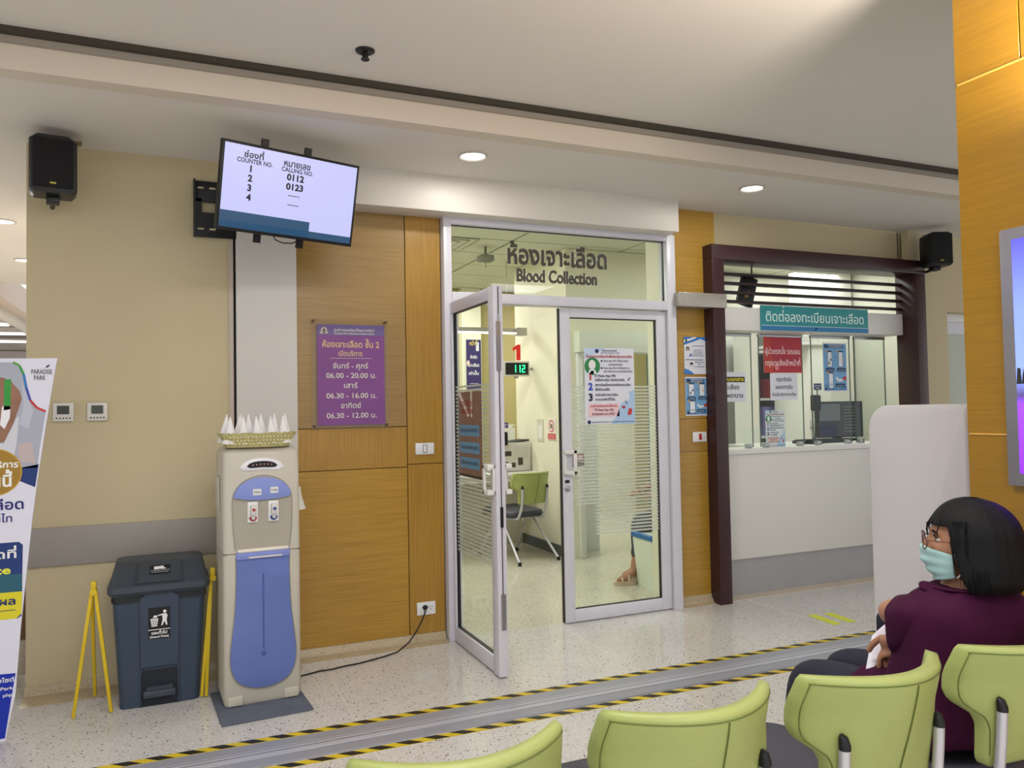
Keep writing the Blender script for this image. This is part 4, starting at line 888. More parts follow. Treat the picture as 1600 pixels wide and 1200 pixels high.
def f_steps(p, w_, h):
    k = h / .53
    p.poly([(0, h), (0, h * .86), (w_ * .25, h * .93), (w_ * .45, h)], (196, 214, 240)); p.poly([(w_ * .5, 0), (w_, 0), (w_, h * .45), (w_ * .88, h * .42), (w_ * .9, h * .33), (w_ * .72, h * .27), (w_ * .62, h * .1)], (176, 204, 236)); p.rect(w_ * .06, h * .1, w_ * .68, h * .27, (240, 204, 208)); p.up()
    p.ell(w_ * .25, h * .96, .015 * k, .015 * k, NAVYI); p.ell(w_ * .07, h * .03, .014 * k, .014 * k, NAVYI)
    p.text('โรงพยาบาลรามาธิบดี', w_ * .5, h * .955, .018 * k, NAVYI, w=w_ * .3, bold=.02); p.text('ศูนย์การแพทย์สมเด็จพระเทพรัตน์', w_ * .52, h * .93, .012 * k, NAVYI, w=w_ * .38)
    p.text('ขั้นตอนการเตรียมตัวเพื่อรับบริการเจาะเลือด', w_ * .5, h * .872, .026 * k, (170, 26, 40), w=w_ * .94, bold=.025)
    p.ell(w_ * .155, h * .76, w_ * .155, w_ * .155, (40, 132, 74)); p.up(); p.ell(w_ * .15, h * .78, w_ * .07, w_ * .085, (238, 236, 232)); p.poly([(w_ * .06, h * .66), (w_ * .25, h * .66), (w_ * .2, h * .72), (w_ * .1, h * .72)], (230, 240, 240)); p.rect(w_ * .12, h * .66, w_ * .18, h * .70, (30, 90, 90))
    G = (60, 60, 80); INK = (26, 28, 56)
    for s_, x, z, ww in (('Rama App หรือ ใบสั่งเจาะเลือด', .38, .82, .50), ('(อย่างใดอย่างหนึ่ง)', .48, .77, .28), ('Rama App หรือ บัตรโรงพยาบาล', .38, .725, .52), ('หรือ บัตรประชาชน (อย่างใดอย่างหนึ่ง)', .38, .68, .58)): p.text(s_, w_ * x, h * z, .020 * k, G, 'l', w=w_ * ww)
    p.ell(w_ * .34, h * .83, .007 * k, .007 * k, INK); p.ell(w_ * .34, h * .735, .007 * k, .007 * k, INK)
    for s_, z, c_ in (('1', .585, (190, 50, 50)), ('2', .45, (60, 80, 190)), ('3', .31, INK)): p.text(s_, w_ * .11, h * z, .068 * k, c_, bold=.05)
    for s_, z, ww in (('นำ Rama App หรือ', .62, .42), ('ใบสั่งเจาะเลือด ติดต่อการเงิน', .565, .60), ('ลงทะเบียนที่เคาน์เตอร์ห้องเจาะเลือด', .50, .72), ('เพื่อรับเบอร์คิว', .44, .30), ('รอรับบริการเจาะเลือด', .37, .46), ('ตามเบอร์คิวที่ได้รับ', .31, .40)): p.text(s_, w_ * .2, h * z, .024 * k, INK, 'l', w=w_ * ww, bold=.022)
    p.text('กรณีมีผลเลือดของครั้งเดียว', w_ * .37, h * .225, .022 * k, (170, 26, 40), w=w_ * .54, bold=.02); p.text('" ใช้ Rama App หรือ', w_ * .36, h * .175, .022 * k, (60, 30, 50), w=w_ * .4, bold=.022); p.text('บัตรโรงพยาบาล เท่านั้น "', w_ * .37, h * .12, .022 * k, (60, 30, 50), w=w_ * .48, bold=.022)
    p.poly([(w_ * .73, h * .22), (w_ * .77, h * .195), (w_ * .81, h * .22), (w_ * .80, h * .24), (w_ * .77, h * .23), (w_ * .74, h * .245)], (176, 26, 40)); p.poly([(w_ * .84, h * .12), (w_ * .92, h * .11), (w_ * .95, h * .19), (w_ * .88, h * .21)], (200, 60, 60)); p.band([(w_ * .80, h * .3), (w_ * .85, h * .26)], .006 * k, INK); p.band([(w_ * .87, h * .57), (w_ * .91, h * .61)], .008 * k, INK)
    p.text('ศูนย์การแพทย์ โรงพยาบาล คณะแพทยศาสตร์ มหาวิทยาลัย', w_ * .55, h * .02, .014 * k, NAVYI, w=w_ * .85)
notice('poster', 'white step by step poster with a green circle on the closed glass door', 2.592, 1.333, .398, .53, f_steps, y=4.7355, cat='poster')
notice('poster', 'small white step poster standing on the counter behind the glass', 4.40, 1.106, .20, .295, f_steps, y=5.01)
# push sign on the door
t = thing('push_sign', 'small red and black push sign on the closed glass door', 'sign', (2.515, 4.7375, 1.055))
obj('plate', B().box((2.487, 4.7365, 1.045), (2.575, 4.7385, 1.135)), DARK, t, world=True)
p = Print((2.487, 4.7362, 1.045), X1, Z1, NY); p.rect(0, .045, .088, .09, (150, 24, 36)); p.rect(.004, .004, .084, .043, (200, 196, 190)).up(); p.text('ผลัก', .05, .053, .034, WH, w=.056, bold=.02); p.text('PUSH', .046, .010, .034, (24, 24, 26), w=.072, bold=.03); p.done('lettering', t)

# ---- things in the registration room
t = thing('monitor', 'large dark computer monitor behind the counter glass at the right', 'monitor', (5.62, 5.42, 1.106), math.radians(-6))
obj('housing', B().box((-.25, -.02, .03), (.25, .03, .36), bev=.006), DARK, t); obj('stand', B().box((-.04, .02, .01), (.04, .05, .2)).box((-.12, -.08, 0), (.12, .1, .02), bev=.004), DARK, t)
p = Print((-.24, -.0205, .04), X1, Z1, NY, .0006); p.u = p.u * .895; p.v = p.v * .85; p.rect(0, 0, .536, .366, mat('scr_dark', (70, 74, 84), .25, emit=.25)).up(); p.rect(.01, .17, .26, .35, mat('scr_grey', (140, 146, 150), .3, emit=.25)); p.rect(.02, .01, .22, .12, mat('scr_navy', (30, 40, 84), .3, emit=.3)).up()
for k in range(12): p.rect(.03 + .018 * k, .18, .033 + .018 * k, .34, (90, 96, 100))
for k in range(9): p.rect(.30, .05 + .033 * k, .45, .055 + .033 * k, (150, 156, 160))
p.done('screen', t, world=False)
t = thing('keyboard', 'black keyboard and papers lying behind the counter glass', 'keyboard', (5.18, 5.22, 1.106)); obj('tray', B().box((-.23, -.08, 0), (.23, .09, .025), bev=.004), DARK, t)
kb = B()
for r_ in range(4):
    for c_ in range(14): kb.box((-.215 + c_ * .031, -.07 + r_ * .037, .025), (-.19 + c_ * .031, -.04 + r_ * .037, .033))
obj('keys', kb, DARKG, t, kind='stuff')
def scanner(loc, label, n=1):
    t = thing('card_scanner', label, 'scanner', loc)
    obj('head', B().box((-.045, -.02, .28), (.045, .025, .42), bev=.014, seg=3), DARK, t)
    obj('gooseneck', B().tube([(0, .0, .28), (-.004, .0, .2), (-.015, .0, .10), (-.03, .0, .01)], .006), DARK, t)
    obj('base', B().box((-.07, -.04, 0), (.03, .04, .015), bev=.003), DARKG, t)
    p = Print((-.04, -.022, .46), X1, Z1, NY); p.rect(0, 0, .085, .055, (52, 36, 120)).up(); p.text('จุดสแกน', .0425, .03, .02, WH, w=.07); p.rect(.02, .012, .065, .018, WH); p.done('label_card', t, world=False)
    obj('card_post', B().box((-.004, -.02, .41), (.004, -.015, .47)), DARK, t)
    return t
scanner((5.03, 5.10, 1.106), 'black scanner on a gooseneck behind the counter glass, centre')
t = thing('tablet', 'black tablet standing at the left jamb of the counter', 'tablet', (3.95, 5.10, 1.106)); obj('case', B().box((-.04, 0, .26), (.05, .02, .44), bev=.008).box((-.01, .0, 0), (.01, .015, .28)), DARK, t)
t = thing('cabinet', 'tall white cabinet behind the counter glass', 'cabinet', (5.80, 5.85, 0)); obj('body', B().box((-.10, 0, 0), (.17, .5, 2.02), bev=.004), mat('cab_white', (232, 232, 226), .4), t); obj('top_board', B().box((-.30, -.02, 2.02), (.19, .5, 2.045), bev=.003), WHITE, t); obj('switch_plate', B().box((-.12, -.006, 1.2), (-.05, 0, 1.3), bev=.003), SW, t)
sh = thing('shelf_unit', 'open white shelf with boxes and paper trays behind the red notice', 'shelf', (5.98, 6.4, 0))
for z in (.70, 1.10, 1.49, 1.98): obj('shelf_board', B().box((-.42, 0, z), (.42, .38, z + .025), bev=.002), WHITE, sh)
obj('side_panel', B().box((-.44, 0, 0), (-.42, .38, 2.2)), WHITE, sh); obj('side_panel', B().box((.42, 0, 0), (.44, .38, 2.2)), WHITE, sh); obj('back_panel', B().box((-.42, .37, 0), (.42, .38, 2.2)), mat('shelf_back', (98, 100, 92), .6), sh)
def carton(x, z, w_, h, rgb, label, d=.26):
    t = thing('storage_box', label, 'box', (5.98 + x, 6.41, z)); obj('box', B().box((0, 0, 0), (w_, d, h), bev=.003), mat('carton_%d_%d' % (rgb[0], rgb[2]), rgb, .6), t); obj('tape_seam', B().box((w_ * .45, -.001, h * .02), (w_ * .55, .0, h * .98)), mat('seam_%d' % rgb[0], tuple(int(v * .85) for v in rgb), .6), t); return t
carton(-.02, 1.516, .34, .36, (206, 158, 72), 'tan cardboard carton on the upper shelf behind the notice')
carton(-.30, 1.516, .2, .2, (150, 44, 50), 'dark red box on the upper shelf behind the notice')
carton(-.38, 1.126, .18, .3, (120, 110, 170), 'purple file box on the middle shelf behind the counter')
carton(-.17, 1.126, .26, .22, (206, 214, 206), 'pale green paper tray on the middle shelf behind the counter')
carton(.11, 1.126, .28, .22, (226, 228, 222), 'white paper tray on the middle shelf behind the counter')
carton(-.2, .725, .4, .18, (70, 84, 76), 'dark green box on the lowest visible shelf behind the counter')
t = thing('wall_cabinet', 'white wall cabinet in the registration room at the left', 'cabinet', (5.72, 7.2, 1.80)); obj('body', B().box((-.35, -.25, 0), (.30, .09, .38), bev=.004), WHITE, t); obj('door_seam', B().box((-.03, -.2515, .01), (-.025, -.25, .37)), DARKG, t)
t = thing('hanging_folder', 'black folder hung behind the slats above the counter', 'folder', (4.14, 4.878, 2.345)); b_ = B().box((-.07, 0, -.12), (.08, .03, .12), bev=.004, rot=Matrix.Rotation(math.radians(16), 3, 'Y')); obj('cover', b_, DARK, t); p = Print((-.045, -.002, -.06), X1, Z1, NY); p.poly([(.02, 0), (.06, .02), (.05, .04), (.07, .07), (.05, .06), (.04, .04), (.01, .03)], (150, 120, 60)); p.done('gold_mark', t, world=False)
obj('hook_strap', B().box((.03, -.017, .1), (.04, -.010, .23)), DARK, t)

# ---- things in the blood collection room
t = thing('air_diffuser', 'square air vent in the blood room ceiling seen through the transom', 'vent', (2.27, 6.88, 3.0)); 
for i, s_ in enumerate((.29, .22, .15)):
    obj('vane', B().ring_loft([[(a * s_, b_ * s_, -.004 + .0 * i) for a, b_ in ((-1, -1), (1, -1), (1, 1), (-1, 1))], [(a * (s_ - .05), b_ * (s_ - .05), .03) for a, b_ in ((-1, -1), (1, -1), (1, 1), (-1, 1))]], cap=False), mat('vent_grey', (170, 172, 154), .5), t, smooth=False)
obj('duct', B().box((-.28, -.28, .04), (.28, .28, .06)), DARK, t)
t = thing('ceiling_speaker', 'grey sensor hanging from the blood room ceiling', 'sensor', (2.73, 6.9, 2.86)); obj('body', B().box((-.07, -.06, 0), (.07, .06, .06), bev=.012), mat('sensor_grey', (124, 122, 108), .5), t); obj('drop', B().cyl((0, 0, .06), (0, 0, .14), .012).cyl((0, 0, -.06), (0, 0, 0), .004), MATS['sensor_grey'], t)
t = thing('added_panel_light', 'added square panel light in the blood room ceiling, out of view', 'ceiling light', (2.1, 8.1, 3.0)); obj('frame', B().box((-.3, -.28, -.004), (.3, .28, .0)), WHITE, t); obj('diffuser', B().box((-.28, -.26, -.008), (.28, .26, -.004)), mat('panel_glow', (255, 252, 240), .5, emit=2.5), t)  # glowing panel added to light the closed room, hidden by the wood wall
t = thing('downlight', 'small lit round downlight in the blood room wall recess seen through the transom', 'ceiling light', (3.62, 6.1, 2.66))
bpy.data.objects.remove(t)
t = thing('linear_light', 'long lit linear lamp hanging in the blood room', 'lamp', (2.9, 7.5, 2.25)); obj('housing', B().box((-.75, -.03, 0), (.38, .03, .045), bev=.004).box((.38, -.06, -.03), (.50, .05, .05), bev=.004), ALUG, t); obj('tube', B().box((-.74, -.028, -.012), (.37, .02, 0), bev=.003), mat('tube_glow', (255, 255, 244), .5, emit=5), t)
obj('hanger', B().cyl((-.4, 0, .04), (-.4, 0, .76), .004).cyl((.3, 0, .04), (.3, 0, .76), .004), ALUG, t)
t = thing('number_display', 'small digital display with green figures under a red number one', 'display', (3.29, 7.5, 1.87))
obj('case', B().box((-.16, -.035, -.08), (.145, .03, .08), bev=.006), mat('display_case', (206, 204, 196), .4), t); obj('window', B().box((-.135, -.038, -.062), (.125, -.034, .062)), mat('display_black', (8, 14, 12), .3), t)
p = Print((-.135, -.0385, -.062), X1, Z1, NY, .0006); GR = mat('led_green', (30, 245, 140), .4, emit=2.2)
def seg(p, x, s_):
    W_, H_, th = .034, .078, .010; z = .023
    S = {'a': (x, z + H_ - th, x + W_, z + H_), 'g': (x, z + H_ / 2 - th / 2, x + W_, z + H_ / 2 + th / 2), 'd': (x, z, x + W_, z + th), 'b': (x + W_ - th, z + H_ / 2, x + W_, z + H_), 'c': (x + W_ - th, z, x + W_, z + H_ / 2), 'f': (x, z + H_ / 2, x + th, z + H_), 'e': (x, z, x + th, z + H_ / 2)}
    for q in s_: p.rect(*S[q], GR)
seg(p, .085, 'bc'); seg(p, .135, 'bc'); seg(p, .187, 'abged'); p.done('figures', t, world=False)
obj('wall_arm', B().cyl((.145, 0, 0), (.19, 0, 0), .015).box((-.02, -.01, -.1), (.02, .01, -.08)), ALUG, t)
t = thing('number_plate', 'red cut out number one above the green display', 'number', (3.30, 7.5, 1.96))
obj('numeral', B().prism([(-.005, 0), (.04, 0), (.04, .165), (.008, .165), (-.045, .13), (-.045, .098), (-.005, .118)], 'y', -.012, 0), mat('num_red', (226, 40, 30), .4), t, smooth=False)
t = thing('desk', 'white desk in the blood room, half hidden by the green chair', 'desk', (2.9, 7.6, 0))
obj('desk_top', B().box((2.35, 7.32, .765), (3.478, 7.93, .795), bev=.004), WHITE, t, world=True); obj('back_panel', B().box((2.35, 7.80, 0), (3.465, 7.82, .765)), mat('desk_panel', (222, 220, 200), .5), t, world=True); obj('apron', B().box((2.35, 7.34, .71), (3.478, 7.36, .765)), WHITE, t, world=True); obj('side_panel', B().box((2.33, 7.34, 0), (2.36, 7.93, .765)), WHITE, t, world=True)
t = thing('desk_screen', 'pale partition panel standing at the back of the blood room desk', 'screen', (3.3, 7.9, .8)); obj('panel', B().box((3.20, 7.90, .80), (3.44, 7.92, 1.28), bev=.003), mat('pale_panel', (228, 228, 222), .4), t, world=True); obj('warning_label', B().prism([(3.41, 1.25), (3.435, 1.25), (3.4225, 1.275)], 'y', 7.897, 7.90), mat('warn_yellow', (206, 190, 40), .5), t, world=True)
t = thing('printed_carton', 'white printed cardboard box tilted on the blood room desk', 'box', (3.28, 7.62, .80), math.radians(8)); obj('box', B().box((-.19, -.1, 0), (.17, .12, .30), bev=.004), mat('news_white', (214, 212, 204), .6), t)
obj('open_top', B().box((-.18, -.09, .295), (.16, .11, .312), rot=Matrix.Rotation(math.radians(-5), 3, 'Y')), DARKG, t)
p = Print((-.19, -.1005, 0), X1, Z1, NY); INKK = (70, 62, 56)
for x0, z0, x1, z1 in ((.02, .16, .12, .21), (.03, .05, .08, .10), (.20, .06, .26, .14), (.12, .04, .17, .09)): p.rect(x0, z0, x1, z1, INKK)
for k in range(8): p.rect(.15, .13 + .018 * k, .33, .133 + .018 * k, (150, 146, 138))
p.done('print', t, world=False)
scanner((3.10, 7.42, .796), 'black scanner on a gooseneck on the blood room desk')
t = thing('wall_notice', 'clear sleeve with a small note on the cream blood room wall', 'notice', (3.478, 7.33, 1.22)); obj('sleeve', B().box((3.474, 7.252, 1.11), (3.479, 7.40, 1.34)), mat('sleeve_grey', (206, 206, 188), .3), t, world=True); obj('note', B().box((3.472, 7.275, 1.14), (3.474, 7.37, 1.28)), WHITE, t, world=True)
t = thing('no_photo_sign', 'red and white no photography sign on the cream blood room wall', 'sign', (3.478, 7.05, 1.24)); obj('board', B().box((3.472, 6.96, 1.13), (3.479, 7.15, 1.345), bev=.001, seg=1), mat('sign_white', (232, 228, 222), .4), t, world=True)
p = Print((3.4715, 7.15, 1.13), (0, -1, 0), Z1, (-1, 0, 0)); p.rect(.008, .008, .182, .065, (206, 60, 50)); p.ell(.095, .14, .062, .062, (206, 50, 44)).up(); p.ell(.095, .14, .05, .05, (232, 228, 222)).up(); p.rect(.066, .12, .122, .158, (40, 40, 40)).up(); p.ell(.095, .139, .013, .013, (232, 228, 222)); p.band([(.06, .175), (.13, .105)], .010, (206, 50, 44)); p.text('ห้ามถ่ายรูป', .095, .038, .02, WH, w=.13); p.text('NO PHOTO', .095, .016, .015, WH, w=.13); p.done('print', t)
# posters seen through the left leaf
t, p = sheet('poster', 'navy poster with yellow heading on a white post in the blood room', (3.385, 9.28, 1.70), .20, .64); w_, h = .30, .80; p.u = p.u * .667; p.v = p.v * .8
p.rect(0, 0, w_, h, (44, 34, 96)).up(); p.text('หน้านี้', .15, .71, .09, (214, 190, 60), w=.16, bold=.02); p.rect(.2, .62, .26, .76, (226, 220, 230)); p.text('สำหรับ', .15, .5, .07, WH, w=.14, bold=.02); p.text('เจาะเลือด', .15, .37, .07, WH, w=.22, bold=.02); p.text('เท่านั้น', .15, .24, .07, WH, w=.2, bold=.02); p.rect(.06, .1, .24, .105, WH); p.ell(.04, .42, .03, .05, (226, 200, 190)); p.done('print', t, world=False)
# poster stuck on the open leaf
t = thing('poster', 'brown poster with three blue panels on the open glass door leaf', 'poster', (1.62, 4.4, 1.05)); obj('paper', B().box((1.6205, 4.20, 1.045), (1.6225, 4.60, 1.56)), mat('poster_brown', (132, 104, 90), .5, vary=.15, vscale=9), t, world=True)
p = Print((1.6203, 4.60, 1.045), (0, -1, 0), Z1, (-1, 0, 0)); w_, h = .40, .515
p.rect(0, 0, w_, .015, (40, 40, 46)); p.poly([(0, h * .98), (w_ * .1, h), (w_ * .5, h * .72), (w_ * .42, h * .7)], (222, 218, 210)); p.poly([(w_ * .55, h), (w_ * .62, h), (w_ * .62, h * .7), (w_ * .55, h * .7)], (222, 214, 200)); p.up(); p.text('เจาะเลือด', w_ * .36, h * .83, .05, (160, 60, 50), w=.2, bold=.02); p.text('เพื่อสุขภาพ', w_ * .4, h * .74, .05, (160, 60, 50), w=.2, bold=.02)
for z in (.10, .28, .50 - .02):
    p.rect(.02, h * z, w_ * .9, h * (z + .13), (96, 150, 186))
p.up()
for z, s_ in ((.10, 'ไม่ต้องงดน้ำก่อนตรวจเลือด'), (.28, 'วันเวลาราชการเปิดทุกวัน'), (.48, 'กรุณาแสดงบัตรประจำตัว')): p.text(s_, w_ * .47, h * (z + .05), .03, (30, 50, 80), w=w_ * .75, bold=.02)
p.done('print', t)
# the same poster's face toward the hall side of the glass
p = Print((1.6225 + .0003, 4.20, 1.045), (0, 1, 0), Z1, (1, 0, 0)); p.rect(0, 0, .40, .515, (128, 106, 92)); p.done('back_print', t)
# white waste bin with blue liner
t = thing('waste_bin', 'white waste bin with a bright blue liner beside the seated person behind the glass', 'waste bin', (3.62, 5.35, 0), math.radians(-4))
b_ = B(); b_.ring_loft([rr(.17, -.15, .15, .03, 0), rr(.20, -.18, .18, .035, .42)]); obj('body', b_, mat('bin_white', (226, 232, 216), .4), t)
b_ = B(); b_.ring_loft([rr(.205, -.185, .185, .035, .395), rr(.208, -.188, .188, .035, .43), rr(.195, -.175, .175, .03, .44), rr(.19, -.17, .17, .03, .36)]); obj('liner', b_, mat('liner_blue', (30, 104, 172), .35), t)

# ---- portrait screen on the pillar
t = thing('advertising_screen', 'upright silver framed screen glowing blue and violet on the pillar', 'screen', (2.45, 1.4, 1.6))
obj('frame', B().box((2.425, 1.15, 1.18), (2.449, 1.66, 1.992), bev=.003), mat('silver_frame', (150, 150, 158), .3, metal=.6), t, world=True)
m = bpy.data.materials.new('screen_sky'); m.use_nodes = True; nt = m.node_tree; pn = nt.nodes['Principled BSDF']; tc = nt.nodes.new('ShaderNodeTexCoord'); sp = nt.nodes.new('ShaderNodeSeparateXYZ'); r = nt.nodes.new('ShaderNodeValToRGB'); mr = nt.nodes.new('ShaderNodeMapRange')
mr.inputs[1].default_value = -.40; mr.inputs[2].default_value = .38; nt.links.new(tc.outputs['Object'], sp.inputs[0]); nt.links.new(sp.outputs['Z'], mr.inputs[0]); nt.links.new(mr.outputs[0], r.inputs[0])
for i, (q, c_) in enumerate([(0, (120, 40, 235)), (.30, (130, 60, 225)), (.34, (70, 60, 110)), (.42, (120, 140, 225)), (.7, (110, 130, 240)), (1, (70, 60, 230))]):
    e = r.color_ramp.elements[i] if i < 2 else r.color_ramp.elements.new(q); e.position = q; e.color = lin(c_)
nt.links.new(r.outputs[0], pn.inputs['Base Color']); nt.links.new(r.outputs[0], pn.inputs['Emission Color']); pn.inputs['Emission Strength'].default_value = .9
obj('display', B().box((2.4235, 1.19, 1.22), (2.4255, 1.62, 1.955)), m, t, world=True)
tb = B(); rnd = random.Random(5)
for k in range(26): tb.prism([(1.19 + .0165 * k, 1.5), (1.2065 + .0165 * k, 1.5), (1.203 + .0165 * k, 1.5 + rnd.uniform(.03, .09)), (1.193 + .0165 * k, 1.5 + rnd.uniform(.03, .09))], 'x', 2.4228, 2.4234)
obj('tree_picture', tb, flat((40, 44, 40)), t, world=True, smooth=False)
# uplight on the pillar beyond the frame: its rim cuts the light off below 2.28 m
t = thing('wall_uplight', 'metal trough uplight on the pillar face, above the screen and out of frame', 'wall lamp', (2.40, 1.15, 2.26))
obj('trough', B().ring_loft([[(-.10, y, 0), (.045, y, 0), (.045, y, .02), (.035, y, .012), (-.09, y, .012), (-.10, y, .02)] for y in (-.2, .2)]), STEEL, t)
area('uplight_lamp', (2.36, 1.18, 2.285), .30, 44, (1, .88, .72), rot=(math.pi, 0, 0), sy=.05)

# ---- white podium: a tall slab, broad face towards the counter side, far top corner well rounded
b_ = B(); Y0, Y1, H0 = 2.15, 2.632, 1.437
def pod(x, ins=0):
    r1, r2, pts = .105 - ins, .035, []
    pts.append((x, Y1 - ins, 0.01))
    for k in range(9): a = math.pi / 2 * k / 8; pts.append((x, Y1 - ins - r1 + r1 * math.cos(a), H0 - ins - r1 + r1 * math.sin(a)))
    for k in range(7): a = math.pi / 2 + math.pi / 2 * k / 6; pts.append((x, Y0 + ins + r2 + r2 * math.cos(a), H0 - ins - r2 + r2 * math.sin(a)))
    pts.append((x, Y0 + ins, 0.01)); return pts
b_.ring_loft([pod(2.90, .010), pod(2.904, .004), pod(2.912), pod(3.26), pod(3.268, .004)])
pt = thing('podium', 'tall white rounded podium between the counter and the pillar', 'podium', (3.08, 2.39, 0)); obj('body', b_, mat('podium_white', (206, 203, 206), .42), pt, world=True, angle=35); obj('edge_trim', B().box((2.93, 2.142, .02), (3.24, 2.1495, 1.36), bev=.003), mat('trim_taupe', (150, 132, 122), .5), pt, world=True); obj('base', B().box((2.92, 2.17, 0), (3.24, 2.61, .01)), DARKG, pt, world=True)

# ---- standing banner at the left edge
bn = thing('standing_banner', 'tall white shaped standing banner with blue and gold print at the left edge', 'banner', (-1.02, 4.18, 0))
edge = [(-.706, .0), (-.668, .2), (-.648, .50), (-.622, .78), (-.602, 1.0), (-.576, 1.22), (-.545, 1.45), (-.520, 1.62), (-.504, 1.726)]
ledge = [(-1.40, 1.71), (-1.40, 0)]
obj('board', B().prism(edge + ledge, 'y', 4.185, 4.20), mat('banner_white', (222, 222, 236), .4), bn, world=True)
obj('foot', B().box((-1.2, 4.2, 0), (-.9, 4.42, .015)).box((-1.06, 4.2, 0), (-1.04, 4.22, .6)), DARKG, bn, world=True)
def ex(z):
    for (x0, z0), (x1, z1) in zip(edge, edge[1:]):
        if z0 <= z <= z1: return x0 + (x1 - x0) * (z - z0) / (z1 - z0)
    return edge[-1][0]
p = Print((0, 4.1848, 0), X1, Z1, NY); BL = (10, 40, 150)
p.poly([(-1.4, .01), (ex(.01) - .004, .01), (ex(.30) - .006, .295), (-1.4, .325)], (14, 44, 168)); p.poly([(-1.4, 1.69), (-.68, 1.705), (-.645, 1.67), (-.625, 1.58), (-.60, 1.51), (-.55, 1.478), (ex(1.3) - .01, 1.30), (ex(1.22) - .008, 1.22), (-1.4, 1.20)], (168, 172, 186))
p.poly([(-1.4, 1.24), (-.74, 1.24), (-.66, 1.22), (ex(1.235) - .004, 1.235), (ex(1.15) - .008, 1.13), (-.66, 1.165), (-.75, 1.17), (-1.4, 1.12)], (16, 50, 112)); p.poly([(-1.4, .885), (-.655, .885), (-.64, .87), (-.645, .55), (-.66, .54), (-1.4, .55)], (22, 52, 116)); p.up()
p.poly([(-1.4, .67), (-.642, .66), (-.642, .74), (-1.4, .76)], (36, 92, 112)); p.poly([(-1.4, .54), (-.665, .54), (-.645, .56), (-.642, .66), (-1.4, .67)], (220, 208, 40))
SK = mat('print_skin', (146, 106, 84), .5, vary=.2, vscale=10)
p.poly([(-1.4, 1.64), (-.72, 1.635), (-.69, 1.62), (-.655, 1.575), (-.645, 1.54), (-.655, 1.50), (-.68, 1.42), (-.715, 1.34), (-1.4, 1.30)], SK); p.poly([(-.66, 1.33), (-.605, 1.34), (-.592, 1.24), (-.655, 1.25)], (190, 174, 174)); p.poly([(-.715, 1.335), (-.665, 1.45), (-.655, 1.46), (-.665, 1.34), (-.68, 1.25), (-1.4, 1.24), (-1.4, 1.29)], (206, 208, 216)); p.poly([(-.645, 1.62), (-.64, 1.50), (-.655, 1.42), (-.62, 1.40), (-.60, 1.48)], (186, 190, 204)); p.up()
p.poly([(-.714, 1.625), (-.687, 1.628), (-.69, 1.49), (-.716, 1.485)], (48, 150, 60)); p.poly([(-.722, 1.505), (-.689, 1.505), (-.692, 1.45), (-.713, 1.40), (-.73, 1.42)], (236, 236, 240))
rb = [(-.68, 1.705), (-.655, 1.69), (-.638, 1.65), (-.628, 1.59), (-.612, 1.53), (-.585, 1.495), (-.55, 1.478)]
for (a, b__), c_ in zip(zip(rb, rb[1:]), [(90, 160, 50), (60, 150, 70), (40, 120, 190), (60, 80, 170), (190, 50, 60), (200, 50, 50)]): p.band([a, b__], .010, c_)
p.ell(-.755, 1.205, .112, .108, (196, 156, 50), 36); p.up(); p.ell(-.755, 1.205, .107, .103, (160, 122, 34), 36); p.up()
p.text('PARADISE', -.566, 1.652, .030, (60, 44, 44), w=.084, bold=.005); p.text('PARK', -.574, 1.624, .030, (60, 44, 44), w=.046, bold=.005); p.poly([(-.552, 1.680), (-.540, 1.683), (-.532, 1.697), (-.546, 1.690)], (40, 34, 34))
p.text('สาขาบริการ', -.658, 1.225, .040, WH, 'r', w=.19, bold=.025); p.text('วันนี้', -.682, 1.14, .072, WH, 'r', w=.12, bold=.03)
p.text('ศูนย์เจาะเลือด', -.637, 1.035, .062, (30, 30, 110), 'r', w=.36, bold=.02); p.text('โดยพญาไท', -.682, .978, .048, (30, 30, 110), 'r', w=.22, bold=.01)
p.text('เจาะเลือดที่', -.665, .815, .052, WH, 'r', w=.30, bold=.02); p.text('Paradise Place', -.687, .745, .050, (224, 226, 60), 'r', w=.40, bold=.03); p.text('ชั้น 2', -.735, .685, .045, WH, 'r', w=.14, bold=.02); p.text('พร้อมรับผล', -.668, .605, .044, (16, 40, 100), 'r', w=.27, bold=.03); p.rect(-1.2, .578, -.668, .581, (16, 40, 100))
p.text('เว็บไซต์', -.672, .26, .026, WH, 'r', w=.09, bold=.02); p.text('Park', -.675, .225, .020, WH, 'r', w=.05); p.text('php', -.68, .195, .020, WH, 'r', w=.035)
p.done('print', bn)

# ================================================================== CHAIRS
GREEN = mat('green_vinyl', (158, 168, 98), .42, bump=.12, bscale=220, vary=.035, vscale=7); SEAM = mat('seam_green', (92, 104, 44), .6); SEATM = mat('seat_charcoal', (62, 62, 72), .5, bump=.2, bscale=250); TUBE = mat('tube_silver', (200, 200, 206), .35, metal=.5)
def hwid(t_):     # half width of the backrest, t from 0 (bottom) to 1 (top)
    K = [(0, .143), (.05, .152), (.34, .158), (.42, .168), (.52, .208), (.60, .216), (.8, .212), (.96, .204), (1, .198)]
    for (a, u), (b_, v) in zip(K, K[1:]):
        if a <= t_ <= b_: return u + (v - u) * (t_ - a) / (b_ - a)
    return K[-1][1]
def bpos(s, t_, d):   # d: -1 rear face, +1 front face
    hw_ = hwid(t_); x = s * hw_; z = .55 + .300 * t_ - .004 * abs(s) ** 3
    y = .104 * (x / .20) ** 2 * (.35 + .65 * min(1, t_ * 1.4)) + .085 * (1 - t_) ** 1.15
    e = min(1, (1 - abs(s) ** 8)) * min(1, (1 - abs(2 * t_ - 1) ** 14))
    return Vector((x, y + .024 + d * (.016 + .007 * max(0, e) ** .5), z))
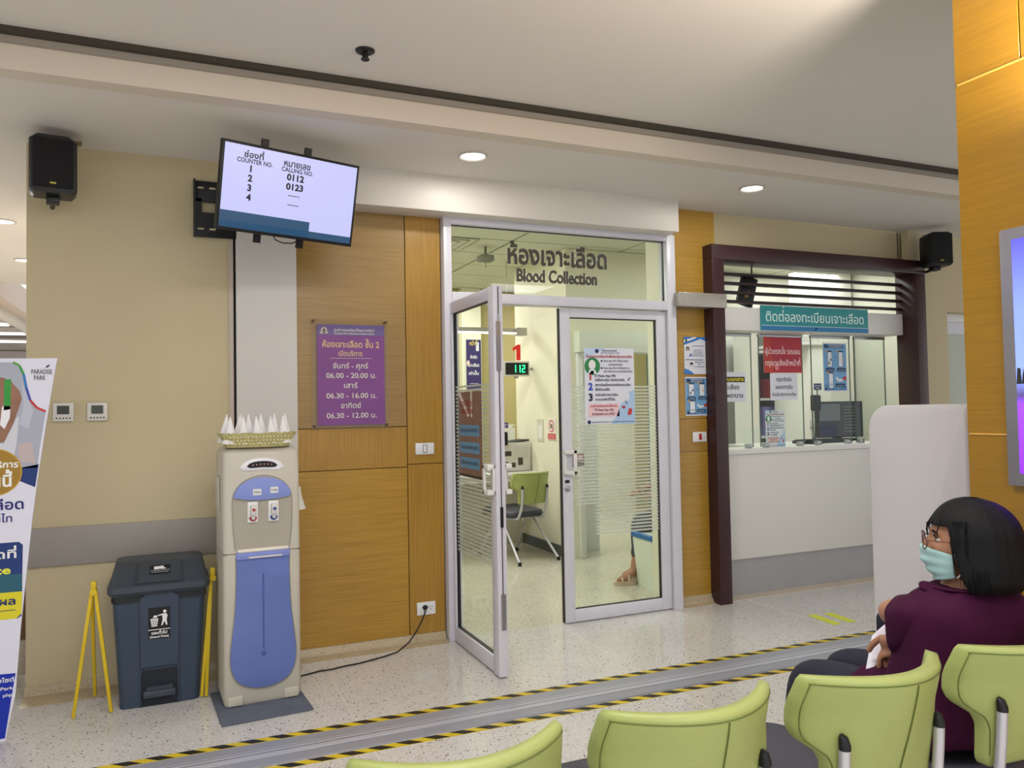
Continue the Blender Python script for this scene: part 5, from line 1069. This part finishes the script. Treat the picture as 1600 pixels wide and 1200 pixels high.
def make_chair(label, legs=True):
    c = thing('visitor_chair', label, 'chair', (0, 0, 0), group='green backed visitor chairs')
    b_ = B(); NS, NT = 28, 26; S = [-1 + 2 * i / NS for i in range(NS + 1)]; T = [j / NT for j in range(NT + 1)]
    bm = b_.bm; F = [[bm.verts.new(bpos(s, t_, 1)) for s in S] for t_ in T]; R = [[bm.verts.new(bpos(s, t_, -1)) for s in S] for t_ in T]
    for j in range(NT):
        for i in range(NS):
            bm.faces.new((F[j][i], F[j][i + 1], F[j + 1][i + 1], F[j + 1][i])); bm.faces.new((R[j][i], R[j + 1][i], R[j + 1][i + 1], R[j][i + 1]))
    for i in range(NS):
        bm.faces.new((F[0][i], R[0][i], R[0][i + 1], F[0][i + 1])); bm.faces.new((F[NT][i], F[NT][i + 1], R[NT][i + 1], R[NT][i]))
    for j in range(NT):
        bm.faces.new((F[j][0], F[j + 1][0], R[j + 1][0], R[j][0])); bm.faces.new((F[j][NS], R[j][NS], R[j + 1][NS], F[j + 1][NS]))
    back = obj('backrest', b_, GREEN, c, angle=80)
    sb = B(); off = Vector((0, -.0012, 0))
    sb.tube([bpos(-.985 + 1.97 * k / 24, .955, -1) + off for k in range(25)], .0013, 5)
    sb.tube([bpos(0.03, .94 - .9 * k / 14, -1) + off * (1.6 if k else 1) for k in range(15)], .0016, 5)
    sb.tube([bpos(-.975, .955 - .85 * k / 16, -1) + off for k in range(17)], .0012, 5)
    obj('seam', sb, SEAM, back)
    b_ = B(); n = 36
    def sring(z, ins, up_=0): 
        r = []
        for k in range(n):
            a = 2 * math.pi * k / n; x = (.225 - ins) * math.copysign(abs(math.cos(a)) ** .42, math.cos(a)); y = .45 + (.285 - ins) * math.copysign(abs(math.sin(a)) ** .5, math.sin(a))
            r.append((x, y, z + up_ * (.012 if y > .55 else 0) - (.03 * max(0, (y - .65) / .08) ** 2 if y > .65 else 0)))
        return r
    b_.ring_loft([sring(.415, .02), sring(.422, .004), sring(.445, 0), sring(.468, .006, 1), sring(.478, .03, 1), sring(.474, .12, .3)]); obj('seat', b_, SEATM, c, angle=60)
    for s in (-1, 1):
        x = s * .146; cl = bpos(x / hwid(.52), .52, -1)
        pts = [cl + Vector((0, -.014, .0)), Vector((x, cl.y - .008, .62)), Vector((x, cl.y + .005, .53)), Vector((x * 1.02, .055 + .07, .445)), Vector((x * 1.02, .16, .413)), Vector((x, .24, .404)), Vector((x, .52, .402))]
        # smooth the bend
        sm = []
        for i in range(len(pts) - 1):
            p0, p1, p2, p3 = pts[max(0, i - 1)], pts[i], pts[i + 1], pts[min(len(pts) - 1, i + 2)]
            for k in range(5):
                q = k / 5; sm.append(.5 * (2 * p1 + (p2 - p0) * q + (2 * p0 - 5 * p1 + 4 * p2 - p3) * q * q + (-p0 + 3 * p1 - 3 * p2 + p3) * q ** 3))
        sm.append(pts[-1]); f = obj('back_support', B().tube(sm, .0125, 12), TUBE, c)
        top = sm[0]; obj('end_cap', B().tube([top + Vector((0, .010, .022)), top + Vector((0, .004, .016)), top, top + Vector((0, -.0, -.008))], [.004, .0105, .013, .013], 12), DARK, f)
    for s in (-1, 1):
        for q, y0, y1 in ((0, .38, .02), (1, .46, .70)):
            f = obj('leg', B().tube([(s * .10, (y0 + y1) / 2 * .5 + y0 * .5, .402), (s * .17, y0, .392), (s * .185, y0 + (y1 - y0) * .12, .36), (s * .228, y1, .02)], .0125, 12), TUBE, c)
            obj('rubber_foot', B().cyl((s * .227, y1 - (.002 if q else -.002), .035), (s * .229, y1, .0), .0165), DARK, f)
    obj('cross_bar', B().tube([(-.16, .38, .398), (.16, .38, .398)], .012, 10), TUBE, c)
    return c
ch = make_chair('green backed chair at the lower middle, lowest and cut off by the frame edge')
ch.location = (.478, 1.245, 0)
dup(ch, (.982, 1.245, 0), 0, 'green backed chair second from the left in the front row')
dup(ch, (1.480, 1.23, 0), 0, 'green backed chair directly left of the woman in the purple top')
dup(ch, (1.985, 1.225, 0), 0, 'green backed chair the woman in the purple top sits on')
dup(ch, (3.14, 6.66, 0), math.radians(12), 'green backed chair inside the blood room at the white desk')

# ================================================================== PEOPLE
SKIN = mat('skin', (172, 124, 96), .5, bump=.08, bscale=180, vary=.05, vscale=14); SKIND = mat('skin_shade', (150, 96, 76), .5)
HAIR = mat('hair_black', (9, 8, 10), .55, spec=.25, bump=.5, bscale=60, stretch=(6, 6, .6)); SHIRT = mat('shirt_purple', (60, 12, 46), .8, spec=.2, bump=.7, bscale=14, vary=.08, vscale=6); TROUSER = mat('trouser_navy', (26, 28, 48), .7, bump=.2, bscale=60)
MASK = mat('mask_mint', (162, 196, 196), .6, vary=.05, vscale=14); LACEW = mat('mask_loop', (206, 200, 200), .6)
def skin_mesh(name, verts, edges, radii, m, parent, sub=2, root=0, world=True, label=None):
    me = bpy.data.meshes.new(name); off = -wloc(parent) if world else Vector((0, 0, 0))
    me.from_pydata([Vector(v) + off for v in verts], edges, []); o = bpy.data.objects.new(name, me); COL.objects.link(o); o.parent = parent
    md = o.modifiers.new('skin', 'SKIN'); md.use_smooth_shade = True; md.branch_smoothing = .6
    for i, r in enumerate(radii):
        sv = me.skin_vertices[0].data[i]; sv.radius = r if isinstance(r, tuple) else (r, r); sv.use_root = (i == root)
    s_ = o.modifiers.new('sub', 'SUBSURF'); s_.levels = sub; s_.render_levels = sub
    dg = bpy.context.evaluated_depsgraph_get(); me2 = bpy.data.meshes.new_from_object(o.evaluated_get(dg))
    o.modifiers.clear(); o.data = me2; bpy.data.meshes.remove(me); me2.name = name
    me2.materials.clear(); me2.materials.append(m); me2.polygons.foreach_set('use_smooth', [True] * len(me2.polygons))
    if label: o['label'] = label
    return o
def head(parent, c, f, s=1.0):
    """head with face: c centre, f facing unit vector (horizontal)"""
    f = Vector(f).normalized(); l = Vector((-f.y, f.x, 0)); u = Vector((0, 0, 1))
    def W(x, y, z): return c + f * x * s + l * y * s + u * z * s
    bm = bmesh.new(); bmesh.ops.create_icosphere(bm, subdivisions=5, radius=1)
    for v in bm.verts:
        x, y, z = v.co; X, Y, Z = x * .092, y * .075, z * .115
        if z < 0: Y *= 1 - .30 * z * z * (1 if x > -.2 else .4); X = X * (1 - .12 * z * z) + (.012 * z * z if x > 0 else 0)
        if x > 0: X -= .010 * max(0, 1 - abs(Z + .0) / .05) * 0
        g = lambda a, b_, sa: math.exp(-((a - b_) / sa) ** 2)
        if x > .2:
            X += .026 * g(Y, 0, .012) * (g(Z, -.022, .020) + .45 * g(Z, .0, .018))       # nose
            X -= .010 * (g(Y, .031, .016) + g(Y, -.031, .016)) * g(Z, .012, .014)        # sockets
            X += .006 * g(Z, .034, .010) * g(Y, 0, .05)                                  # brow
            X += .007 * g(Y, 0, .02) * (g(Z, -.054, .006) + g(Z, -.066, .006)) - .004 * g(Z, -.060, .003) * g(Y, 0, .02)
            X += .008 * g(Y, 0, .02) * g(Z, -.092, .016)                                 # chin
            X += .006 * (g(Y, .045, .02) + g(Y, -.045, .02)) * g(Z, -.02, .02)
        v.co = W(X, Y, Z)
    bm2 = B(); bm2.bm.free(); bm2.bm = bm; h = obj('head', bm2, SKIN, parent, world=True, angle=180)
    e = B(); 
    for q in (-1, 1): e.lathe([(.001, 0)], (0, 0, 0)) if False else None
    for q in (-1, 1):
        e = B(); e.ell(W(.0715, q * .031, .009), (.0105, .0105, .0075), 14, 10); obj('eye', e, mat('eye_white', (216, 208, 200), .25), h, world=False).location = -wloc(h)
    e = B()
    for q in (-1, 1): e.ell(W(.0785, q * .032, .009), (.0048, .0048, .0052), 12, 8)
    obj('irises', e, mat('iris_dark', (36, 22, 16), .2), h).location = -wloc(h)
    e = B()
    for q in (-1, 1):
        e.tube([W(.080, q * .020, .0195), W(.085, q * .030, .0225), W(.080, q * .042, .0175)], .0022, 6)
        e.tube([W(.086, q * .016, .030), W(.088, q * .030, .036), W(.079, q * .046, .031)], .0028, 6)
    obj('brows', e, HAIR, h).location = -wloc(h)
    e = B(); e.tube([W(.088, -.018, -.060), W(.094, 0, -.061), W(.088, .018, -.060)], .004, 8); obj('lips', e, mat('lip', (150, 78, 74), .5), h).location = -wloc(h)
    e = B()
    for q in (-1, 1): e.ring_loft([[tuple(W(-.005 + a * .016 * k, q * (.070 + .008 * j), -.005 + b_ * .03 * k)) for a, b_ in [(math.cos(t_), math.sin(t_)) for t_ in [2 * math.pi * i / 12 for i in range(12)]]] for j, k in ((0, .7), (1, 1), (1.6, .8))])
    obj('ears', e, SKIN, h).location = -wloc(h)
    return h, W

# --- seated woman, chair four
PW = thing('person', 'seated woman with black bob, glasses and mint face mask in a purple top', 'person', (2.0, 1.60, 0))
hc = Vector((2.035, 1.515, 1.052)); fdir = Vector((-.66, .75, 0)).normalized()
# body: one continuous surface
V = [(2.02, 1.58, .56), (2.03, 1.57, .70), (2.05, 1.55, .82), (2.055, 1.53, .905), (2.045, 1.525, .965), (2.035, 1.52, 1.0),
     (1.92, 1.57, .865), (1.965, 1.725, .82), (2.10, 1.80, .79), (2.20, 1.82, .78),
     (2.19, 1.53, .865), (2.31, 1.68, .75), (2.13, 1.76, .74), (2.0, 1.762, .748),
     (1.94, 1.62, .545), (1.955, 1.86, .545), (1.965, 2.07, .525), (1.97, 2.10, .28), (1.97, 2.09, .07), (1.965, 2.19, .035),
     (2.12, 1.62, .545), (2.14, 1.86, .55), (2.15, 2.10, .53), (2.15, 2.14, .28), (2.15, 2.13, .07), (2.15, 2.23, .035)]
E_ = [(0, 1), (1, 2), (2, 3), (3, 4), (4, 5), (3, 6), (6, 7), (7, 8), (8, 9), (3, 10), (10, 11), (11, 12), (12, 13), (0, 14), (14, 15), (15, 16), (16, 17), (17, 18), (18, 19), (0, 20), (20, 21), (21, 22), (22, 23), (23, 24), (24, 25)]
Rr = [(.12, .11), (.105, .095), (.11, .09), (.075, .068), (.05, .05), (.05, .05), .040, .042, .033, .027, .040, .040, .033, .027, .078, .072, .058, .048, .036, .032, .078, .072, .058, .048, .036, .032]
body = skin_mesh('body', V, E_, Rr, SKIN, PW)
# trousers
skin_mesh('trousers', [(2.03, 1.57, .55), (1.95, 1.64, .545), (1.955, 1.86, .55), (1.965, 2.075, .532), (1.97, 2.11, .30), (1.97, 2.095, .10), (2.12, 1.64, .545), (2.14, 1.86, .555), (2.15, 2.105, .537), (2.15, 2.145, .30), (2.15, 2.135, .10)],
          [(0, 1), (1, 2), (2, 3), (3, 4), (4, 5), (0, 6), (6, 7), (7, 8), (8, 9), (9, 10)], [.14, .085, .082, .068, .06, .055, .085, .082, .068, .06, .055], TROUSER, PW)
# shirt: lofted torso, wide falling sleeves, hem over the thighs, flat collar
ax = Vector((.975, -.2, 0)).normalized(); dp = Vector((.2, .975, 0)).normalized()
def ering(c, a, b__, n=36, e=.85):
    c = Vector(c); return [c + ax * a * math.copysign(abs(math.cos(t_)) ** e, math.cos(t_)) + dp * b__ * math.copysign(abs(math.sin(t_)) ** e, math.sin(t_)) for t_ in [2 * math.pi * k / n for k in range(n)]]
tors = [((2.025, 1.60, .49), .185, .150), ((2.028, 1.60, .53), .192, .155), ((2.03, 1.585, .60), .178, .142), ((2.035, 1.575, .68), .168, .132), ((2.042, 1.56, .76), .172, .130), ((2.048, 1.55, .82), .180, .128), ((2.05, 1.545, .865), .186, .118), ((2.05, 1.54, .895), .172, .104), ((2.047, 1.537, .918), .130, .088), ((2.043, 1.533, .926), .095, .078), ((2.04, 1.53, .928), .066, .060)]
sb = B(); rnd = random.Random(11); rings = []
for k, (c, a, b__) in enumerate(tors):
    r = ering(c, a, b__); rings.append([p_ + (p_ - Vector(c)) * (.05 * math.sin(i * .9 + k * .7) * (1 if k < 6 else .2)) + Vector((0, 0, .004 * math.sin(i * 1.3 + k))) for i, p_ in enumerate(r)])
sb.ring_loft(rings); obj('shirt', sb, SHIRT, PW, world=True, sub=1)
def xz(c, rx, ru, rd, n=26, ph=0, wob=.0):
    out = []
    for k in range(n):
        t_ = 2 * math.pi * k / n; q = 1 + wob * math.sin(5 * t_ + ph); out.append((c[0] + rx * q * math.cos(t_), c[1] + .02 * math.cos(t_), c[2] + (ru if math.sin(t_) > 0 else rd) * q * math.sin(t_)))
    return out
sb = B(); sb.ring_loft([xz((1.955, 1.53, .855), .05, .05, .07), xz((1.925, 1.57, .860), .066, .054, .085), xz((1.925, 1.62, .850), .073, .052, .100, wob=.02), xz((1.938, 1.66, .836), .076, .052, .115, wob=.03), xz((1.950, 1.69, .826), .074, .053, .125, wob=.045, ph=1), xz((1.952, 1.694, .824), .066, .045, .115, wob=.045, ph=1), xz((1.945, 1.67, .83), .06, .04, .10)])
obj('sleeve', sb, SHIRT, PW, world=True, sub=1)
sb = B(); sb.ring_loft([xz((2.15, 1.50, .855), .05, .05, .07), xz((2.20, 1.52, .855), .066, .052, .085), xz((2.24, 1.57, .82), .075, .052, .09), xz((2.265, 1.62, .785), .076, .05, .095, wob=.03), xz((2.262, 1.60, .79), .066, .04, .08)])
obj('sleeve', sb, SHIRT, PW, world=True, sub=1)
sb = B(); sb.ring_loft([xz((2.04, 1.62, .55), .175, .085, .06, 34), xz((2.045, 1.72, .555), .185, .088, .05, 34, wob=.01), xz((2.05, 1.80, .56), .19, .085, .03, 34, wob=.02), xz((2.045, 1.85, .562), .188, .082, .01, 34, wob=.025), xz((2.045, 1.845, .562), .17, .07, .0, 34, wob=.02)])
obj('shirt_hem', sb, SHIRT, PW, world=True, sub=1)
sb = B(); sb.ring_loft([ering((2.043, 1.532, .924), .102, .084, 30, 1), ering((2.043, 1.532, .931), .104, .086, 30, 1), ering((2.042, 1.531, .937), .092, .076, 30, 1), ering((2.041, 1.53, .930), .080, .066, 30, 1)]); obj('collar', sb, SHIRT, PW, world=True, sub=1)
sb = B(); sb.ring_loft([[(1.93, 1.545, .905), (1.955, 1.53, .925), (2.0, 1.48, .93), (1.99, 1.465, .915)], [(1.91, 1.57, .913), (1.935, 1.585, .938), (1.99, 1.60, .945), (1.985, 1.58, .92)], [(1.925, 1.60, .918), (1.938, 1.605, .948), (1.97, 1.62, .935), (1.97, 1.60, .915)]]); obj('collar_flap', sb, SHIRT, PW, world=True, sub=1)
hd_, WH_ = head(PW, hc, fdir)
# hair: bob with the face left open
def hair_shell(parent, W, zb=-.112):
    b_ = bmesh.new(); NA, NZ = 72, 22; rnd = random.Random(3); grid = []
    ph = [rnd.uniform(0, 6.28) for _ in range(5)]
    for i in range(NA):
        a = 2 * math.pi * i / NA; aa = abs((a + math.pi) % (2 * math.pi) - math.pi); d = math.degrees(aa)
        if d < 52: zl = .054
        elif d < 84: q = (d - 52) / 32; q = q * q * (3 - 2 * q); zl = .054 * (1 - q) + zb * q
        else: zl = zb + .006 * math.sin(3 * a + ph[0])
        row = []
        for j in range(NZ + 1):
            t_ = j / NZ
            if t_ < .5: th = t_ / .5 * math.pi / 2; z0 = .128 * math.cos(th); r0 = math.sin(th)
            else: z0 = 0; r0 = 1
            zt = .128 + (zl - .128) * t_
            # radius from height
            rz = math.sqrt(max(0, 1 - max(0, (zt - .01) / .119) ** 2)) if zt > .01 else 1 + .07 * min(1, (.01 - zt) / .06) - .10 * max(0, (-zt - .09) / .05)
            wave = 1 + .018 * math.sin(9 * a + ph[1] + zt * 12) + .012 * math.sin(23 * a + ph[2]) + .008 * math.sin(41 * a + ph[3])
            rx = .107 if math.cos(a) > 0 else .124; ry = .098
            wv = wave if j > 3 else 1 + (wave - 1) * j / 3
            row.append((rx * rz * math.cos(a) * wv - .012 + (.008 if math.cos(a) > 0 else 0), ry * rz * math.sin(a) * wv, zt))
        grid.append(row)
    O = [[b_.verts.new(W(*p_)) for p_ in r] for r in grid]
    I = [[b_.verts.new(W(p_[0] * .86 - .002, p_[1] * .86, p_[2] * (.93 if p_[2] > 0 else 1))) for p_ in r] for r in grid]
    for i in range(NA):
        k = (i + 1) % NA
        for j in range(NZ):
            b_.faces.new((O[i][j], O[k][j], O[k][j + 1], O[i][j + 1])); b_.faces.new((I[i][j], I[i][j + 1], I[k][j + 1], I[k][j]))
        b_.faces.new((O[i][NZ], O[k][NZ], I[k][NZ], I[i][NZ]))
    bmesh.ops.remove_doubles(b_, verts=b_.verts, dist=.0006)
    bb = B(); bb.bm.free(); bb.bm = b_
    h = obj('hair', bb, HAIR, parent, world=True, angle=180)
    lb = B(); rnd = random.Random(9)
    for k in range(14):   # loose fringe and temple strands
        a = math.radians(rnd.uniform(-46, 46)); r0 = .104; z0 = .085
        a2 = a * 1.15; zz = rnd.uniform(.02, .045)
        pts = [W(.074 * math.cos(a), .07 * math.sin(a), .082), W(.090 * math.cos(a2), .084 * math.sin(a2), .066), W((.100 + rnd.uniform(.0, .008)) * math.cos(a2), .092 * math.sin(a2), zz + .015), W(.099 * math.cos(a2), .092 * math.sin(a2), zz - rnd.uniform(.0, .03))]
        lb.tube(pts, [.0024, .0022, .0013, .0004], 5)
    for k in range(26):
        a = math.radians(rnd.choice([-1, 1]) * rnd.uniform(62, 86)); z1 = rnd.uniform(-.13, -.07) if abs(a) > 1.25 else rnd.uniform(-.10, -.02)
        pts = [W(.09 * math.cos(a), .088 * math.sin(a), .07), W(.106 * math.cos(a), .098 * math.sin(a), .01), W(.104 * math.cos(a) - .003, .102 * math.sin(a), (z1) / 2), W(.095 * math.cos(a), .098 * math.sin(a), z1)]
        lb.tube(pts, [.0016, .002, .0014, .0004], 5)
    for k in range(110):
        a = math.radians(80 + 200 * k / 109 + rnd.uniform(-1, 1)); rx, ry = (.120, .104)
        lb.tube([W(rx * math.cos(a) * .97 - .010, ry * math.sin(a) * .97, -.06), W(rx * math.cos(a) * .99 - .010, ry * math.sin(a) * .99, -.105), W(rx * math.cos(a) * .95 - .010, ry * math.sin(a) * .95, zb - rnd.uniform(.004, .012))], [.0035, .0035, .0008], 5)
    obj('loose_strands', lb, HAIR, h).location = -wloc(h)
    h.children[0]['kind'] = 'stuff'
    return h
hair_shell(PW, WH_)
# face mask: pleated cloth from nose bridge under the chin, open at the ears
b_ = bmesh.new(); NU, NV = 30, 16; G = []
for j in range(NV + 1):
    v_ = j / NV; z = -.012 - .092 * v_; row = []
    for i in range(NU + 1):
        u_ = -1 + 2 * i / NU; ang = u_ * math.radians(66)
        prot = .100 + .022 * math.exp(-(u_ / .42) ** 2) * math.sin(math.pi * min(1, .25 + v_ * .85)) + .0035 * math.sin(v_ * 19) * (1 - u_ * u_)
        x = prot * math.cos(ang) * (1 - .10 * v_ * v_); y = .084 * math.sin(ang) * (1 - .18 * v_ * v_)
        zz = z * (1 - .0 * abs(u_)) - .012 * (u_ * u_) * (1 - v_) + .016 * u_ * u_ * v_
        if v_ < .08: zz += .008 * math.exp(-(u_ / .25) ** 2)
        row.append(b_.verts.new(WH_(x, y, zz)))
    G.append(row)
for j in range(NV):
    for i in range(NU): b_.faces.new((G[j][i], G[j][i + 1], G[j + 1][i + 1], G[j + 1][i]))
bb = B(); bb.bm.free(); bb.bm = b_; mk = obj('face_mask', bb, MASK, PW, world=True, angle=180); sm_ = mk.modifiers.new('s', 'SOLIDIFY'); sm_.thickness = .0016
lb = B()
for q in (-1, 1): lb.tube([WH_(.040, q * .077, -.024), WH_(.02, q * .083, -.012), WH_(-.012, q * .083, .004)], .0018, 6); lb.tube([WH_(.034, q * .068, -.086), WH_(.01, q * .079, -.06), WH_(-.012, q * .083, -.03)], .0018, 6)
obj('ear_loops', lb, LACEW, mk).location = -wloc(mk)
# glasses
gb = B()
for q in (-1, 1):
    ring = [WH_(.112 + .004 * math.cos(t_) * 0 - .010 * abs(math.cos(t_)) * (1 if math.cos(t_) * q > 0 else 0) * .8, q * .035 + .025 * math.cos(t_), .004 + .020 * math.sin(t_)) for t_ in [2 * math.pi * k / 24 for k in range(25)]]
    gb.tube(ring, .0019, 6); gb.tube([WH_(.104, q * .060, .012), WH_(.06, q * .078, .012), WH_(.0, q * .082, .006)], .0018, 6)
gb.tube([WH_(.112, -.011, .008), WH_(.114, 0, .012), WH_(.112, .011, .008)], .0012, 6)
gl = obj('glasses', gb, mat('glasses_rose', (104, 66, 62), .3, metal=.3), PW, world=True)
lb = B()
for q in (-1, 1): lb.ring_loft([[WH_(.111 + d_, q * .035 + .0245 * math.cos(t_), .004 + .0195 * math.sin(t_)) for t_ in [2 * math.pi * k / 20 for k in range(20)]] for d_ in (-.0006, .0006)])
obj('lenses', lb, GLASS, gl).location = -wloc(gl)
# hands: palm and five fingers each
def hand(name, wrist, dirv, across, nrm, m, parent, s=1.0, curl=.5):
    """wrist point, dirv towards the fingers, across from little finger to index, nrm to the back of the hand"""
    W_ = Vector(wrist); d = Vector(dirv).normalized(); a = Vector(across); a = (a - d * a.dot(d)).normalized(); n_ = Vector(nrm); n_ = (n_ - d * n_.dot(d) - a * n_.dot(a)).normalized()
    P = lambda u_, v_, w__: W_ + (d * u_ + a * v_ + n_ * w__) * s
    vs = [P(0, 0, 0), P(.035, 0, .002), P(.062, 0, .002)]; es = [(0, 1), (1, 2)]; rd = [(.021, .016), (.030, .015), (.030, .013)]
    for k, (v_, L) in enumerate([(-.030, .055), (-.010, .070), (.010, .076), (.029, .068)]):
        b0 = len(vs); u0 = .070
        vs += [P(u0, v_, .002)]; rd += [.0095]; es.append((2, b0)); ang = 0; u_, w__ = u0, .002
        for j, f_ in enumerate((.42, .32, .26)):
            ang += curl * (.35 + .25 * j); u_ += L * f_ * math.cos(ang); w__ -= L * f_ * math.sin(ang)
            vs.append(P(u_, v_ * (1 + .08 * j), w__)); rd.append(.0088 - .0008 * j); es.append((b0 + j, b0 + j + 1))
    b0 = len(vs); vs += [P(.02, .026, -.006), P(.045, .048, -.014), P(.068, .055, -.022)]; rd += [.012, .010, .008]; es += [(1, b0), (b0, b0 + 1), (b0 + 1, b0 + 2)]
    return skin_mesh(name, vs, es, rd, m, parent, sub=2)
hand('hand', (2.0, 1.762, .745), (.04, .02, -1), (-.80, .6, 0), (-.6, -.8, 0), SKIN, PW, 1.0, .35)
hand('hand', (2.20, 1.82, .78), (.8, .5, -.35), (0, -.3, 1), (.5, -.8, 0), SKIN, PW, 1.0, .4)
# shoes
for x, y in ((1.968, 2.16), (2.15, 2.20)):
    obj('shoe', B().ring_loft([[(x + a * .045, y + b_ * .12, 0) for a, b_ in [(math.cos(t_), math.sin(t_)) for t_ in [2 * math.pi * k / 20 for k in range(20)]]], [(x + a * .047, y + b_ * .122, .03) for a, b_ in [(math.cos(t_), math.sin(t_)) for t_ in [2 * math.pi * k / 20 for k in range(20)]]], [(x + a * .03, y - .03 + b_ * .07, .08) for a, b_ in [(math.cos(t_), math.sin(t_)) for t_ in [2 * math.pi * k / 20 for k in range(20)]]]]), DARK, PW, world=True)
# held papers and the bag on the lap
b_ = bmesh.new(); rows = []
for i in range(9):
    t_ = i / 8; rows.append([b_.verts.new(Vector((1.925 + .19 * s_ + .135 * t_, 1.79 + .03 * s_ + .09 * t_, .612 + .085 * t_ + .055 * s_ * (1 - .3 * t_) + .012 * math.sin(s_ * 3)))) for s_ in [j / 6 for j in range(7)]])
for i in range(8):
    for j in range(6): b_.faces.new((rows[i][j], rows[i][j + 1], rows[i + 1][j + 1], rows[i + 1][j]))
bb = B(); bb.bm.free(); bb.bm = b_; o = obj('paper_sheets', bb, mat('paper_white', (228, 226, 238), .6), None); sm_ = o.modifiers.new('s', 'SOLIDIFY'); sm_.thickness = .002
TAG(o, 'white paper sheets held on the lap of the seated woman', 'papers')
bg = thing('handbag', 'dark navy bag standing on the far side of the seated woman', 'bag', (2.295, 2.0, .60)); obj('body', B().box((-.055, -.06, .01), (.075, .04, .125), bev=.03, seg=4), TROUSER, bg); obj('strap', B().tube([(-.03, .0, .115), (0, .01, .135), (.05, 0, .115)], .005, 8), TROUSER, bg)

# --- person behind the frosted door glass
PB2 = thing('person', 'seated person in pink top and dark trousers half hidden behind the frosted door', 'person', (3.98, 5.62, 0))
V = [(4.02, 5.62, .52), (4.02, 5.62, .72), (4.01, 5.62, .92), (4.0, 5.62, 1.06), (3.99, 5.62, 1.13), (3.98, 5.62, 1.2), (3.96, 5.78, 1.0), (3.86, 5.80, .78), (3.66, 5.70, .74), (3.96, 5.46, 1.0), (3.86, 5.44, .78), (3.68, 5.50, .74),
     (3.94, 5.70, .50), (3.60, 5.70, .48), (3.62, 5.70, .08), (3.50, 5.70, .04), (3.94, 5.54, .50), (3.55, 5.54, .48), (3.455, 5.54, .10), (3.36, 5.545, .045)]
E2 = [(0, 1), (1, 2), (2, 3), (3, 4), (4, 5), (3, 6), (6, 7), (7, 8), (3, 9), (9, 10), (10, 11), (0, 12), (12, 13), (13, 14), (14, 15), (0, 16), (16, 17), (17, 18), (18, 19)]
skin_mesh('body', V, E2, [.12, .11, .12, .08, .045, .045, .05, .04, .03, .05, .04, .03, .075, .058, .036, .028, .075, .058, .036, .03], SKIN, PB2)
skin_mesh('pink_top', [(4.02, 5.62, .52), (4.02, 5.62, .72), (4.01, 5.62, .92), (4.0, 5.62, 1.04), (3.95, 5.79, 1.0), (3.85, 5.81, .80), (3.95, 5.45, 1.0), (3.84, 5.44, .80)], [(0, 1), (1, 2), (2, 3), (3, 4), (4, 5), (3, 6), (6, 7)], [.15, .135, .14, .085, .07, .062, .07, .062], mat('pink_cloth', (206, 140, 140), .8), PB2)
skin_mesh('trousers', [(4.0, 5.62, .51), (3.94, 5.70, .50), (3.60, 5.70, .485), (3.60, 5.70, .20), (3.94, 5.54, .50), (3.55, 5.54, .485), (3.475, 5.54, .19)], [(0, 1), (1, 2), (2, 3), (0, 4), (4, 5), (5, 6)], [.14, .09, .072, .055, .09, .072, .052], mat('trouser_dark', (62, 62, 72), .8, bump=.2, bscale=80), PB2)
head(PB2, Vector((3.97, 5.62, 1.27)), (-1, 0, 0)); h2 = B(); h2.ell((3.995, 5.62, 1.31), (.105, .095, .105), 20, 14); obj('hair', h2, HAIR, PB2, world=True)
hand('hand', (3.66, 5.70, .74), (-1, 0, -.2), (0, -1, 0), (0, 0, 1), SKIN, PB2); hand('hand', (3.68, 5.50, .74), (-1, 0, -.2), (0, 1, 0), (0, 0, 1), SKIN, PB2)
for y, x0 in ((5.545, 3.275), (5.70, 3.42)):
    s_ = obj('sandal', B().ring_loft([[(x0 + .115 + a * .125, y + b_ * (.042 - .006 * a), z) for a, b_ in [(math.cos(t_), math.sin(t_)) for t_ in [2 * math.pi * k / 24 for k in range(24)]]] for z in (0, .012, .032)]), mat('sandal_cream', (206, 184, 160), .6), PB2, world=True)
    sb = B()
    for dx, h_ in ((.05, .062), (.11, .085), (.20, .12)): sb.tube([(x0 + dx, y - .038, .03), (x0 + dx + .005, y - .03, h_ * .85), (x0 + dx + .01, y, h_), (x0 + dx + .005, y + .03, h_ * .85), (x0 + dx, y + .038, .03)], .009, 8)
    obj('straps', sb, MATS['sandal_cream'], s_).location = -wloc(s_)
    fb_ = B(); fb_.tube([(x0 + .17, y, .085), (x0 + .09, y, .052), (x0 + .035, y, .042)], [.036, .032, .022], 14); obj('foot', fb_, SKIN, PB2, world=True, sub=1)
    tb = B()
    for k in range(5): tb.ell((x0 + .022 + abs(k - 1) * .006, y - .024 + .012 * k, .040), (.012, .006, .007), 8, 6)
    obj('toes', tb, SKIN, PB2, world=True)
t = thing('waiting_chair', 'dark seat under the person behind the frosted door', 'chair', (4.02, 5.62, 0)); obj('seat', B().box((-.22, -.24, .38), (.22, .24, .43), bev=.015), DARKG, t); obj('backrest', B().box((.20, -.22, .43), (.24, .22, .80), bev=.012), DARKG, t)
for x in (-.19, .19):
    for y in (-.2, .2): obj('leg', B().cyl((x, y, 0), (x, y, .38), .013), TUBE, t)
